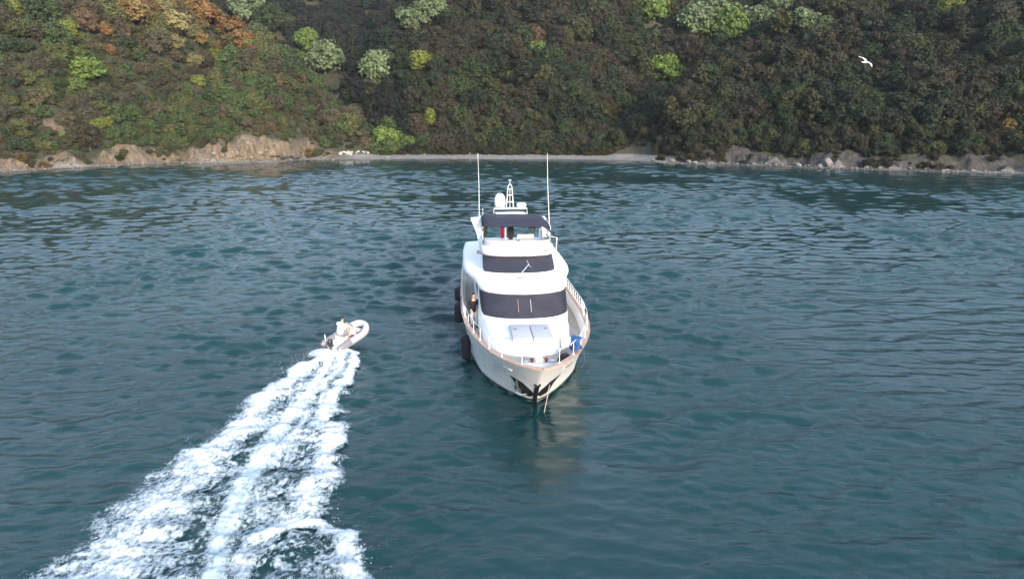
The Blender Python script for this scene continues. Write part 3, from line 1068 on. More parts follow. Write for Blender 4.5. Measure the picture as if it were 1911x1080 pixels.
# the strip of cobbles nobody could count, joined
mb_co = {'v': [], 'f': []}
ico = bmesh.new(); bmesh.ops.create_icosphere(ico, subdivisions=1, radius=1)
iv = np.array([v.co[:] for v in ico.verts]); iff = [[v.index for v in f.verts] for f in ico.faces]; ico.free()
for k in range(1500):
    x = rr.uniform(-135, 135)
    if -50 < x < 38 and rr.random() < 0.75: continue
    d = abs(rr.normal()) * 1.5 - 0.4
    y = shore(x) + d
    z = float(terrain(x, y)[0])
    s = 0.10 + 0.32 * rr.random() ** 2.5
    b = len(mb_co['v'])
    mb_co['v'] += list(iv * s * np.array([1, 1, 0.6]) * (0.75 + 0.5 * rr.random((len(iv), 1))) + np.array([x, y, max(z, -0.1) + 0.1 * s]))
    mb_co['f'] += [[b + i for i in f] for f in iff]
cob = new_obj('shore_cobbles', mesh_np('shore_cobbles', mb_co['v'], mb_co['f'], M['cobble']))
tag(cob, 'pale cobbles and rubble along the waterline', kind='stuff')
#PART3
# ------------------------------------------------------------------ the yacht (local: x to the photo's right, y aft from the bow tip, z up from the water)
YACHT_POS = (1.21, 25.7, 0.0)
YACHT_YAW = math.radians(4.4)
yacht = empty('motor_yacht', YACHT_POS, (0, 0, YACHT_YAW))
tag(yacht, 'white motor yacht with dark window covers and navy canopy anchored in the bay', 'yacht')


def yl(x, y, z):
    c, s = math.cos(YACHT_YAW), math.sin(YACHT_YAW)
    return (YACHT_POS[0] + x * c - y * s, YACHT_POS[1] + x * s + y * c, z)


L_OA = 25.0
def sheer(y): return float(np.interp(y, [0, 3, 7, 12, 25], [2.55, 2.38, 2.22, 2.08, 1.98]))
def deck_z(y): return sheer(y) - float(np.interp(y, [0, 3, 8], [0.42, 0.50, 0.58]))
def b_deck(d): return float(np.interp(d, [0, .15, .4, .8, 1.6, 2.4, 3.3, 5, 7, 9.5, 14, 20, 25], [.0, .30, .62, 1.0, 1.55, 1.92, 2.24, 2.72, 3.06, 3.24, 3.26, 3.15, 2.9]))
def b_wl(d): return float(np.interp(d, [0, .25, .6, 1.2, 1.85, 2.7, 3.7, 6, 10, 16, 23], [.0, .30, .64, 1.08, 1.46, 1.88, 2.28, 2.72, 2.98, 2.98, 2.75]))
def stem_y(z): return float(np.interp(z, [-.6, 0, .6, 1.2, 1.9, 2.55], [3.25, 2.85, 2.35, 1.72, .85, 0.0]))


def hull_pt(d, z, side, off=0.0):
    y = stem_y(z) + d
    t = min(1.0, max(0.0, z / sheer(y)))
    b = b_wl(d) + (b_deck(d) - b_wl(d)) * t ** 1.25
    if z < 0: b *= 1 + 0.25 * z
    return (side * (b + off) + 0.13 * float(sstep(d, 1.0, 6.0)), y - off * 0.6 * math.exp(-d), z)


ds = np.concatenate([np.linspace(0, 1, 16) ** 1.5 * 3.0, np.linspace(3.0, 22.0, 36)[1:]])
mb = MB()
for side in (-1, 1):
    rings = []
    for d in ds:
        yd = d
        ring = []
        for tt_ in np.linspace(0, 1, 15):
            z = -0.6 + tt_ * (sheer(d) + 0.6)
            # height of the top row follows the sheer at its own station
            ring.append(hull_pt(d if d > 0 else 0.0, z if tt_ < 1 else sheer(stem_y(sheer(d)) + d), side))
        rings.append(ring)
    mb.loft(rings)
tr = [hull_pt(22.0, -0.6 + t_ * (sheer(22.0) + 0.6), -1) for t_ in np.linspace(0, 1, 15)]
trr = [hull_pt(22.0, -0.6 + t_ * (sheer(22.0) + 0.6), 1) for t_ in np.linspace(0, 1, 15)]
mb.loft([tr, trr])
mb.build('hull', M['hull_paint'], yacht, 50)

# boot stripe and thin waterline stripe
for nm, z0, z1, mat in (('boot_stripe', 0.0, 0.13, 'black_paint'), ('waterline_stripe', 0.13, 0.155, 'gelcoat'), ('upper_stripe', 0.155, 0.185, 'black_paint')):
    mb = MB()
    for side in (-1, 1):
        mb.loft([[hull_pt(d, z, side, 0.006) for z in (z0, z1)] for d in ds])
    mb.build(nm, M[mat], yacht)


def gun(d, side, inset=0.0, dz=0.0):
    """Point on the gunwale at distance d from the stem, moved inboard."""
    p = np.array(hull_pt(d, sheer(d), side))
    q = np.array(hull_pt(d + 0.05, sheer(d + 0.05), side))
    t = (q - p)[:2]
    t /= np.linalg.norm(t)
    n_ = np.array([-t[1], t[0]]) * (1 if side > 0 else -1)
    x, y = p[0] + n_[0] * inset, p[1] + n_[1] * inset
    if side * x < 0: x = 0.0
    return (x, y, p[2] + dz)


# teak cap rail, inner bulwark, deck
mb = MB()
dcap = np.concatenate([np.linspace(0, 1, 14) ** 1.4 * 3.0, np.linspace(3.0, 21.8, 34)[1:]])
for side in (-1, 1):
    mb.loft([[gun(d, side, -.035, -.03), gun(d, side, -.04, .035), gun(d, side, .18, .035), gun(d, side, .18, -.03)] for d in dcap], closed=True)
mb.build('cap_rail', M['teak_cap'], yacht, 40)
def inner(y, z, side, inset):
    d = y - stem_y(z)
    x = hull_pt(max(d, 0), z, side)[0]
    return (side * max(0.0, side * x - inset) if d > 0 else 0.0, y, z)


ydk = np.concatenate([np.linspace(1.05, 3, 14), np.linspace(3, 21.9, 32)[1:]])
mb = MB()
for side in (-1, 1):
    mb.loft([[inner(y, sheer(y) - .01, side, .19), inner(y, (sheer(y) + deck_z(y)) / 2, side, .19), inner(y, deck_z(y) - .02, side, .19)] for y in ydk])
a_, b_, c_, d_ = (inner(1.05, sheer(1.05) - .01, -1, .19), inner(1.05, sheer(1.05) - .01, 1, .19), inner(1.05, deck_z(1.05), 1, .19), inner(1.05, deck_z(1.05), -1, .19))
mb.add([a_, b_, c_, d_], [(0, 1, 2, 3)])
mb.build('bulwark', M['gelcoat'], yacht)
mb = MB()
rings = []
for y in ydk:
    z = deck_z(y)
    a, b = inner(y, z, -1, .185), inner(y, z, 1, .185)
    rings.append([(a[0] + (b[0] - a[0]) * k / 8, y, z + 0.03 * (1 - (k / 4 - 1) ** 2)) for k in range(9)])
mb.loft(rings)
mb.build('deck', M['teak_deck'], yacht)


def ring(y0, yc, w, yend, z, n=25, e=2.6):
    """Plan outline: straight sides from yend forward to yc, rounded front reaching y0."""
    pts = [(-w, yend, z)]
    for k in range(n):
        a = -math.pi / 2 + math.pi * k / (n - 1)
        sx, cy = math.sin(a), math.cos(a)
        pts.append((w * math.copysign(abs(sx) ** (2 / e), sx), yc - (yc - y0) * abs(cy) ** (2 / e), z))
    pts.append((w, yend, z))
    return pts


def sym_cap(mb, r):
    """Close a symmetric outline with strips across it."""
    n = len(r)
    h = n // 2
    mb.loft([[tuple(np.array(r[i]) + (np.array(r[n - 1 - i]) - np.array(r[i])) * k / 4) for k in range(5)] for i in range(h)] + ([[r[h]] * 5] if n % 2 else []))


# coachroof trunk ahead of the windscreen
mb = MB()
mb.loft([ring(3.35, 7.6, 2.16, 9.5, 1.55, e=2.15), ring(3.42, 7.6, 2.10, 9.5, 2.35, e=2.15), ring(3.52, 7.6, 2.03, 9.5, 2.50, e=2.15), ring(3.75, 7.6, 1.88, 9.5, 2.565, e=2.15), ring(4.4, 7.7, 1.5, 9.5, 2.59, e=2.15)])
sym_cap(mb, ring(4.4, 7.7, 1.5, 9.5, 2.59, e=2.15))
mb.build('coachroof', M['gelcoat'], yacht, 50)

# lower deckhouse
H1 = [(6.42, 8.75, 2.27, 2.50), (6.52, 8.75, 2.27, 2.62), (7.40, 9.3, 2.20, 3.72), (7.48, 9.35, 2.20, 3.86)]
mb = MB()
mb.loft([ring(6.5, 8.75, 2.28, 20, 1.5, e=2.5)] + [ring(a, b, c, 20, z, e=2.5) for a, b, c, z in H1])
mb.box((0, 20.0, 2.7), (4.18, 0.1, 2.3))
mb.build('deckhouse', M['gelcoat'], yacht, 50)


def glass_band(name, lo, hi, e, cols, off, mat):
    """Curved screen laid 1.8 cm proud of a house front; cols(t) gives its left and right ends in the outline's angle."""
    mb = MB()
    rows = []
    for t in np.linspace(0, 1, 9):
        q = [lo[i] + (hi[i] - lo[i]) * t for i in range(4)]
        a0, a1 = cols(t)
        row = []
        for k in range(45):
            a = math.radians(a0 + (a1 - a0) * k / 44)
            sx, cy = math.sin(a), math.cos(a)
            w, y0, yc = q[2] + off, q[0] - off, q[1]
            row.append((w * math.copysign(abs(sx) ** (2 / e), sx), yc - (yc - y0) * abs(cy) ** (2 / e), q[3]))
        rows.append(row)
    mb.loft(rows)
    return mb.build(name, mat, yacht, 60)


def rounded(l0, l1, r0, r1, c):
    """Ends slanting from bottom to top, with rounded corners c degrees deep."""
    def f(t):
        q = c * (1 - math.sqrt(max(0, 1 - (max(0, 0.16 - t) / 0.16) ** 2))) + 0.5 * c * (1 - math.sqrt(max(0, 1 - (max(0, t - 0.88) / 0.12) ** 2)))
        return l0 + (l1 - l0) * t + q, r0 + (r1 - r0) * t - q
    return f


glass_band('windscreen', (6.60, 8.77, 2.265, 2.70), (7.38, 9.28, 2.203, 3.70), 2.5, rounded(-66, -84, 74, 80, 6), 0.018, M['dark_screen'])
for side in (-1, 1):
    mb = MB()
    mb.box((side * 2.245, 14.2, 3.1), (0.03, 7.0, 0.85), bev=0.008)
    mb.build('side_window', M['dark_screen'], yacht)

# upper deck: the brow that overhangs the side decks
BROW = [(0, 7.25), (0.6, 7.28), (1.2, 7.38), (1.70, 7.60), (2.08, 8.1), (2.27, 8.8), (2.36, 9.6), (2.46, 10.3), (2.66, 11.0), (2.86, 11.8), (2.95, 13.0), (2.97, 15), (2.95, 18), (2.8, 20.2)]


def smooth_poly(P, n):
    P = np.array(P, float)
    s = np.concatenate([[0], np.cumsum(np.hypot(*np.diff(P, axis=0).T))])
    u = np.linspace(0, s[-1], n)
    x, y = np.interp(u, s, P[:, 0]), np.interp(u, s, P[:, 1])
    for _ in range(3):
        x[1:-1] = (x[:-2] + 2 * x[1:-1] + x[2:]) / 4
        y[1:-1] = (y[:-2] + 2 * y[1:-1] + y[2:]) / 4
    return np.stack([x, y], 1)


_half = smooth_poly(BROW, 40)
_full = np.concatenate([(_half * [-1, 1])[::-1][:-1], _half])


def brow_ring(inset, z, zfun=None):
    t = np.gradient(_full, axis=0)
    t /= np.linalg.norm(t, axis=1)[:, None]
    nrm = np.stack([-t[:, 1], t[:, 0]], 1)
    p = _full + nrm * inset
    return [(a, b, z + (zfun(b) if zfun else 0)) for a, b in p]


rise = lambda y: 0.10 * sstep(y, 7.3, 10.0)
mb = MB()
mb.loft([brow_ring(0.45, 3.70, rise), brow_ring(0.10, 3.68, rise), brow_ring(0.0, 3.76, rise), brow_ring(0.015, 3.88, rise), brow_ring(0.09, 3.96, rise), brow_ring(0.30, 4.00, rise), brow_ring(0.75, 4.03, rise)])
sym_cap(mb, brow_ring(0.75, 4.03, rise))
mb.build('upper_deck', M['gelcoat'], yacht, 55)

# wheelhouse and flybridge coaming
H2 = [(10.0, 11.5, 2.00, 4.02), (10.1, 11.5, 1.99, 4.14), (11.25, 12.4, 1.93, 4.84), (11.25, 12.4, 1.93, 4.92)]
mb = MB()
mb.loft([ring(a, b, c, 17.5, z, e=2.5) for a, b, c, z in H2])
mb.build('wheelhouse', M['gelcoat'], yacht, 50)
glass_band('upper_windscreen', (10.14, 11.5, 1.99, 4.16), (11.22, 12.4, 1.93, 4.83), 2.5, rounded(-74, -78, 77, 78, 7), 0.018, M['dark_screen'])
mb = MB()
mb.loft([ring(11.2, 12.4, 1.90, 17.5, 4.84, e=2.5), ring(11.02, 12.4, 2.0, 17.5, 4.90, e=2.5), ring(10.98, 12.3, 2.03, 17.5, 5.02, e=2.5), ring(11.10, 12.3, 1.98, 17.5, 5.28, e=2.5), ring(11.16, 12.3, 1.94, 17.5, 5.34, e=2.5),
         ring(11.26, 12.3, 1.84, 17.5, 5.34, e=2.5), ring(11.34, 12.3, 1.80, 17.5, 4.80, e=2.5)])
mb.build('flybridge_coaming', M['gelcoat'], yacht, 55)
mb = MB()
mb.loft([ring(11.2, 12.4, 1.88, 17.6, 4.78, e=2.5)[::1], ring(13.0, 13.2, 0.2, 17.6, 4.78, e=2.5)])
mb.box((0, 15.3, 4.77), (3.7, 4.4, 0.03))
mb.build('flybridge_floor', M['cushion_white'], yacht)
# clear wind deflector on the coaming, with its rail
mb = MB()
mb.loft([ring(11.20, 12.3, 1.90, 14.2, 5.345, e=2.5), ring(11.36, 12.4, 1.86, 14.2, 5.60, e=2.5)])
mb.build('wind_deflector', M['clear_screen'], yacht, 50)
mb = MB()
mb.tube(ring(11.36, 12.4, 1.87, 14.2, 5.61, e=2.5), 0.018, 6)
for k in (8, 13, 18):
    a = ring(11.36, 12.4, 1.87, 14.2, 5.61, e=2.5)[k]
    mb.tube([a, (a[0], a[1] - .05, 5.32)], 0.015, 6)
mb.build('deflector_rail', M['white_tube'], yacht)
# coaming lights
for x in (0.42, 1.45):
    mb = MB()
    for dx in (-.055, .055):
        mb.lathe([(0.045, 0), (0.05, .02), (0.035, .035)], (0, 0, 0), 10)
        base = len(mb.v) - 30
        for i in range(base, len(mb.v)):
            vx, vy, vz = mb.v[i]
            mb.v[i] = (x + dx + vx, 10.99 + .05 * (abs(x) > 1) - vz, 5.16 + vy)
    mb.build('spotlight', M['grey_print'], yacht)
mb = MB()
mb.box((-0.05, 9.0, 4.13), (0.50, 0.30, 0.06), bev=0.02, rx=0.04)
mb.build('deck_hatch', M['steel'], yacht)
# small dark lamp on the left of the wheelhouse
mb = MB(); mb.tube([(-2.13, 12.0, 4.95), (-2.13, 11.85, 4.98)], 0.11, 10)
mb.tube([(-2.13, 12.0, 4.9), (-1.9, 12.1, 4.85)], 0.03, 6)
mb.build('side_lamp', M['black_paint'], yacht)

# wipers
for x in (-.38, .24):
    mb = MB(); mb.tube([(x, 6.66, 3.02), (x, 7.42, 3.66)], 0.016, 5); mb.build('wiper', M['orange_wiper'] if x < 0 else M['cushion'], yacht)
mb = MB(); mb.tube([(0.05, 10.08, 4.15), (0.50, 10.60, 4.52)], [.04, .03], 6)
mb.tube([(0.42, 10.88, 4.68), (0.50, 10.58, 4.50), (0.60, 10.44, 4.40)], 0.015, 5)
mb.build('upper_wiper', M['steel'], yacht)

# sun pads
for sx, nm in ((-1, 'left'), (1, 'right')):
    mb = MB()
    mb.box((sx * 0.465 + 0.0, 4.50, 2.66), (0.905, 2.15, 0.16), bev=0.05)
    cu = mb.build('sun_pad', M['cushion'], yacht, 60)
    mb = MB()
    px_ = sx * 0.70
    for k in range(3):
        mb.box((px_ + (k - 1) * .055, 4.85, 2.744), (.035, .16, .006))
    mb.box((px_, 4.85, 2.7435), (.17, .03, .006))
    mb.build('pad_emblem', M['grey_print'], cu)
# foredeck fittings
mb = MB()
mb.box((0.08, 2.15, 2.16), (0.34, 0.62, 0.30), bev=0.06)
mb.box((0.08, 2.05, 2.40), (0.16, 0.22, 0.26), bev=0.04)
mb.box((0.08, 2.1, 2.53), (0.30, 0.12, 0.06), bev=0.02)
wd = mb.build('windlass', M['gelcoat'], yacht)
for x in (-0.22, 0.38):
    mb = MB(); mb.lathe([(0.09, 0), (0.09, .05), (0.05, .08), (0.05, .20), (0.09, .24), (0.09, .28), (.04, .31)], (x, 1.95, 2.05), 12); mb.build('drum', M['red_drum'], wd)
for x, y in ((-0.48, 1.75), (0.62, 1.8)):
    mb = MB(); mb.lathe([(0.09, 0), (0.08, .16), (0.11, .2), (0.05, .24)], (x, y, 2.08), 10); mb.build('bollard', M['steel'], yacht)
mb = MB()
mb.box((1.55, 4.15, 2.30), (0.50, 0.45, 0.42), bev=0.09)
mb.build('deck_box', M['gelcoat'], yacht)
for s in (-1, 1):
    mb = MB()
    mb.tube([(s * 0.72 - .05, 3.58, 2.60), (s * 1.0, 3.75, 2.68), (s * 1.28, 3.95, 2.62)], 0.018, 6)
    mb.build('grab_rail', M['steel'], yacht)

# anchor pockets, stem guard, anchor
POCK = [(a * .70, b * .86) for a, b in [(1.60, 1.60), (1.15, 1.52), (.70, 1.38), (.45, 1.12), (.20, .88), (.05, .55), (.25, .30), (.65, .33), (.90, .55), (1.05, .95), (1.32, 1.30)]]
for side in (-1, 1):
    mb = MB()
    c = (np.mean([p[0] for p in POCK]), np.mean([p[1] for p in POCK]))
    rows = []
    for k in (0.0, 0.35, 0.7, 1.0):
        rows.append([hull_pt(c[0] + (p[0] - c[0]) * k, c[1] + (p[1] - c[1]) * k, side, 0.014) for p in POCK])
    mb.loft(rows, closed=True)
    pk = mb.build('anchor_pocket', M['black_paint'], yacht, 60)
    if side < 0:
        mb = MB()
        mb.tube([hull_pt(.70, 1.15, side, .05), hull_pt(.58, .85, side, .12), hull_pt(.42, .52, side, .14)], 0.045, 7)
        mb.tube([hull_pt(.70, .58, side, .08), hull_pt(.60, .40, side, .14), hull_pt(.34, .34, side, .14), hull_pt(.22, .46, side, .10)], [.03, .06, .06, .03], 7)
        mb.tube([hull_pt(.70, .58, side, .08), hull_pt(.74, .85, side, .06)], [.06, .02], 7)
        mb.build('anchor', M['steel'], yacht)
mb = MB()
rows = []
for z in np.linspace(-0.1, 1.22, 8):
    y = stem_y(z)
    rows.append([(-.10, y + .12, z), (-.10, y + .01, z), (-.04, y - .02, z), (.04, y - .02, z), (.10, y + .01, z), (.10, y + .12, z)])
mb.loft(rows, cap0=True, cap1=True)
for x in (-.09, .09):
    mb.box((x, stem_y(1.2) - 0.03, 1.26), (.07, .16, .14))
mb.build('stem_guard', M['black_paint'], yacht)
# fairleads and hull plates
for side in (-1, 1):
    mb = MB()
    mb.tube([hull_pt(1.55, 2.02, side, .03), hull_pt(1.45, 1.93, side, .05), hull_pt(1.05, 1.93, side, .05), hull_pt(.95, 1.85, side, .03)], 0.035, 6)
    mb.build('fairlead', M['steel'], yacht)
for d, z in ((4.1, 1.62), (3.0, 1.50)):
    for side in (-1, 1):
        mb = MB()
        mb.loft([[hull_pt(d + a, z + b, side, .012) for b in (-.05, .05)] for a in (-.18, 0, .18)])
        mb.build('hull_plate', M['white_tube'], yacht)

# bow rails: one run each side with its stanchions, gap at the stem
for side in (-1, 1):
    run = MB()
    dd = np.linspace(0.62, 8.2, 26)
    topz = lambda d: 0.60
    run.tube([gun(d, side, .10, topz(d)) for d in dd], 0.015, 6)
    rl = run.build('bow_rail', M['white_tube'], yacht)
    for d in (0.62, 1.7, 2.9, 4.2, 5.5, 6.8, 8.2):
        s_ = MB()
        s_.tube([gun(d, side, .10, 0.03), gun(d, side, .10, topz(d))], 0.014, 6)
        s_.lathe([(.045, 0), (.045, .03), (.022, .05)], gun(d, side, .10, 0.035), 8)
        s_.build('stanchion', M['white_tube'], rl)
    run = MB()
    dd = np.linspace(8.5, 21, 30)
    run.tube([gun(d, side, .06, 0.55) for d in dd], 0.024, 6)
    run.tube([gun(d, side, .06, 0.30) for d in dd], 0.012, 5)
    rl = run.build('side_rail', M['white_tube'], yacht)
    for d in np.arange(8.5, 21.1, 0.62):
        s_ = MB()
        s_.tube([gun(d, side, .06, 0.03), gun(d, side, .06, 0.55)], 0.020, 6)
        s_.build('stanchion', M['white_tube'], rl)
    # post under the overhang
    mb = MB(); mb.tube([(side * 2.22, 10.6, 1.5), (side * 2.18, 10.4, 3.75)], 0.05, 8); mb.build('brow_post', M['gelcoat'], yacht)
    # bulwark cleats
    for d in (7.4, 9.6):
        g = gun(d, side, .20, -.18)
        mb = MB(); mb.tube([(g[0], g[1] - .15, g[2]), (g[0], g[1] + .15, g[2])], .035, 6); mb.build('cleat', M['steel'], yacht)

# bimini canopy over the flybridge
mb = MB()
rows = []
for x in np.linspace(-1.92, 1.86, 17):
    u = (x + .03) / 1.9
    drop = 0.34 * max(0, abs(u) - 0.80) / 0.2 if u > 0 else 0.22 * max(0, abs(u) - 0.90) / 0.1
    sag = 0.03 * math.cos(u * 9)
    prof = [(12.02, 6.30), (12.0, 6.36), (12.12, 6.48), (12.45, 6.60), (12.9, 6.67), (13.6, 6.70), (14.3, 6.69), (14.9, 6.64)]
    rows.append([(x, y + 0.12 * u * u, z - drop + sag * .5 - 0.03 * u) for y, z in prof])
mb.loft(rows)
bi = mb.build('bimini_canopy', M['navy_canvas'], yacht, 60)
sol = bi.modifiers.new('thickness', 'SOLIDIFY'); sol.thickness = 0.025
fr = MB()
for x in (-1.88, 1.84):
    fr.tube([(x, 12.1, 6.28), (x, 12.6, 5.3)], 0.018, 6)
    fr.tube([(x, 14.8, 6.5), (x, 13.4, 5.3)], 0.018, 6)
    fr.tube([(x, 12.1, 6.3), (x, 14.9, 6.5)], 0.018, 6)
fr.tube([(-.62, 12.2, 6.3), (-.62, 12.25, 5.3)], 0.02, 6)
fr.build('bimini_frame', M['white_tube'], yacht)

# radar arch: two fins and a crosspiece
for nm, x0, x1, x2, x3 in (('l', -2.48, -1.9, -2.06, -1.86), ('r', 1.52, 1.86, 1.62, 1.76)):
    mb = MB()
    mb.loft([[(x2, 13.6, 4.95), (x3, 13.6, 4.95), (x3, 14.6, 4.95), (x2, 14.6, 4.95)], [(x2 - .08 * (x2 < 0), 13.9, 5.6), (x3, 13.9, 5.6), (x3, 14.8, 5.6), (x2 - .08 * (x2 < 0), 14.8, 5.6)],
             [(x0, 14.3, 6.42), (x1, 14.3, 6.46), (x1, 15.2, 6.46), (x0, 15.2, 6.42)]], closed=True, cap0=True, cap1=True)
    mb.build('arch_fin', M['gelcoat'], yacht, 30)
mb = MB()
mb.box((-0.15, 15.1, 6.62), (1.75, 0.5, 0.16), bev=0.05)
mb.box((-0.15, 15.0, 6.44), (3.6, 0.4, 0.14), bev=0.05)
mb.tube([(-1.12, 15.0, 6.5), (-1.12, 15.0, 6.93), (0.82, 15.0, 6.93), (0.82, 15.0, 6.5)], 0.035, 6)
mb.box((-0.15, 15.1, 6.93), (1.8, 0.4, 0.05), bev=0.015)
mb.build('arch_crosspiece', M['gelcoat'], yacht, 40)
mb = MB()
mb.lathe([(0.05, 0), (0.28, .04), (0.315, .14), (0.32, .40), (0.30, .56), (0.24, .70), (0.14, .79), (0.03, .82)], (-.76, 15.1, 7.0), 20)
mb.build('satellite_dome', M['gelcoat'], yacht, 60)
mb = MB()
mb.lathe([(0.10, 0), (0.24, .03), (0.29, .09), (0.28, .22), (0.20, .27), (.03, .285)], (0.50, 15.1, 6.98), 20)
mb.build('radar', M['gelcoat'], yacht, 60)
mb = MB()
for sx in (-1, 1):
    for sy_2 in (-1, 1):
        mb.tube([(-.17 + sx * .21, 15.15 + sy_2 * .14, 6.95), (-.17 + sx * .12, 15.15 + sy_2 * .08, 8.15), (-.17 + sx * .06, 15.15 + sy_2 * .04, 8.30), (-.17, 15.15, 8.34)], .018, 5)
for z, w in ((7.3, .19), (7.7, .16), (8.05, .13)):
    mb.tube([(-.17 - w, 15.02, z), (-.17 + w, 15.02, z), (-.17 + w, 15.28, z), (-.17 - w, 15.28, z)], .013, 5, closed=True)
mb.tube([(-.17, 15.15, 6.95), (-.17, 15.15, 8.0)], .015, 5)
mb.tube([(-.17, 15.15, 8.3), (-.17, 15.15, 8.62)], .014, 5)
mb.tube([(-.27, 15.15, 8.56), (-.07, 15.15, 8.56)], .014, 5)
mb.build('mast', M['white_tube'], yacht)
for x0, x1, y in ((-2.02, -1.97, 14.2), (2.02, 1.95, 14.2)):
    mb = MB(); mb.tube([(x0 + .05, y, 4.9), (x0 + .02, y, 6.2), (x1 - .03, y, 8.4), (x1 - .07, y, 10.15)], [.03, .024, .017, .010], 6); mb.build('whip_antenna', M['white_tube'], yacht)
mb = MB(); mb.tube([(-1.78, 14.6, 6.5), (-1.78, 14.6, 7.05)], .012, 5); mb.build('short_antenna', M['white_tube'], yacht)

# flybridge furniture
mb = MB()
mb.box((0.95, 12.15, 5.12), (1.35, 0.55, 0.62), bev=0.10)
mb.build('helm_console', M['gelcoat'], yacht, 50)
mb = MB(); mb.box((-1.42, 12.6, 5.15), (0.7, 0.8, 0.66), bev=0.16); mb.build('wet_bar', M['gelcoat'], yacht, 50)
mb = MB()
mb.box((0.70, 14.6, 5.28), (1.0, 0.22, 0.42), bev=0.06); mb.box((0.78, 14.2, 5.15), (1.0, 0.7, 0.2), bev=0.06)
mb.build('aft_sofa', M['cushion_white'], yacht, 50)
hc = empty('helm_chair'); hc.parent = yacht; hc.location = (-.25, 13.3, 4.79)
mb = MB(); mb.lathe([(.2, 0), (.05, .06), (.05, .4), (.2, .46)], (0, 0, 0), 12); mb.box((0, 0, .52), (.50, .48, .12), bev=.05); mb.build('seat', M['gelcoat'], hc)
mb = MB()
mb.loft([[(.19 * math.cos(a) * k, .22 + q, 1.0 + .48 * math.sin(a) * k) for a in np.linspace(0, 2 * math.pi, 20, endpoint=False)] for k, q in ((.6, -.09), (1, -.05), (1, .05), (.6, .09))], closed=True, cap0=True, cap1=True)
mb.build('backrest', M['black_cloth'], hc, 60)
mb = MB()
for z in (5.05, 5.35, 5.65):
    mb.tube([(2.05, 15.0, z + .1), (2.12, 17.2, z + .1)], .018, 5)
for y in (15.0, 15.7, 16.4, 17.2):
    mb.tube([(2.06, y, 4.0), (2.1, y, 5.75)], .018, 5)
mb.build('boarding_rail', M['white_tube'], yacht)
mb = MB()
mb.tube([(2.28, 13.2, 4.0), (2.40, 13.5, 5.45), (2.05, 13.6, 5.5)], .022, 6)
mb.build('grab_hoop', M['white_tube'], yacht)

# ------------------------------------------------------------------ things on and about the yacht
def at_yacht(name, x, y, z, label, cat, group=None, rz=0.0):
    e = empty(name, yl(x, y, z), (0, 0, YACHT_YAW + rz))
    tag(e, label, cat, group)
    return e


def potted_plant(x, y, z, h, label):
    e = at_yacht('potted_plant', x, y, z, label, 'plant', 'plants on the flybridge')
    mb = MB(); mb.lathe([(.10, 0), (.15, .26), (.17, .28), (.15, .27), (.02, .25)], (0, 0, 0), 12); mb.build('pot', M['pot'], e)
    mb = MB(); mb.tube([(0, 0, .2), (0.01, 0, h * .7)], [.02, .01], 5); mb.build('stem', M['bark'], e)
    lf = MB()
    for k in range(150):
        q = rr.random() ** .7
        a = rr.random() * 6.28
        rad = .25 * (1.05 - .6 * q) * (0.5 + .5 * rr.random())
        c = np.array([rad * math.cos(a), rad * math.sin(a), .3 + q * (h - .3)])
        t = np.array([math.cos(a), math.sin(a), .5 * rr.normal()]) * .09
        w = np.cross(t, rr.normal(size=3)); w = w / np.linalg.norm(w) * .035
        lf.add([c - t, c + w, c + t, c - w], [(0, 1, 2, 3)])
    lf.build('foliage', M['plant_leaf'], e, 0)


potted_plant(-1.70, 14.6, 4.79, 1.35, 'dark potted shrub on the flybridge beside the left arch fin')
potted_plant(1.12, 14.95, 5.15, 1.15, 'yellowish green potted shrub behind the flybridge sofa')
fl = at_yacht('flag', -0.42, 17.3, 4.0, 'red ensign hanging from a white staff behind the flybridge', 'flag')
mb = MB(); mb.tube([(0.10, 0, 0), (0.06, 0, 2.0)], .018, 6); mb.build('staff', M['white_tube'], fl)
mb = MB()
mb.loft([[(0.05 - .26 * u * (0.75 + .2 * math.sin(t_ * 4)), .05 * math.sin(u * 9 + t_ * 3), 1.75 - 0.85 * t_ - .25 * u) for u in np.linspace(0, 1, 9)] for t_ in np.linspace(0, 1, 9)])
fo = mb.build('cloth', M['red_cloth'], fl, 60)
fo.modifiers.new('thickness', 'SOLIDIFY').thickness = 0.008


def fender(d, side, zc, r, ln, label, x_off=0.0):
    p = hull_pt(d, 1.0, side, r + 0.04 + x_off)
    e = at_yacht('fender', p[0], p[1], zc - ln / 2, label, 'fender', 'black fenders along the hull')
    mb = MB()
    h = ln
    prof = [(0.03, 0)] + [(r * math.sin(a), r * .8 * (1 - math.cos(a))) for a in np.linspace(.25, math.pi / 2, 6)] + [(r * math.sin(a), h - r * .8 * (1 + math.cos(a))) for a in np.linspace(math.pi / 2, math.pi - .25, 6)] + [(.03, h)]
    mb.lathe(prof, (0, 0, 0), 18)
    mb.build('cover', M['fender'], e, 60)
    g = gun(d, side, .06, .5)
    inv = (g[0] - p[0], g[1] - p[1], g[2] - (zc - ln / 2))
    mb = MB(); mb.tube([(0, 0, h - .02), ((inv[0]) * .6, inv[1] * .6, h + (inv[2] - h) * .55), inv], .014, 5); mb.build('lanyard', M['black_cloth'], e)


fender(6.3, -1, 0.78, 0.24, 1.35, 'black cylinder fender nearest the bow on the left of the hull', -.05)
fender(11.2, -1, 1.25, 0.29, 1.25, 'middle black fender on the left, below the man on the side deck', -.06)
fender(14.6, -1, 1.45, 0.29, 0.95, 'aft black fender on the left, partly behind the middle one', -.06)
fender(7.6, 1, 1.75, 0.20, 0.95, 'single black fender on the right side of the hull', .14)

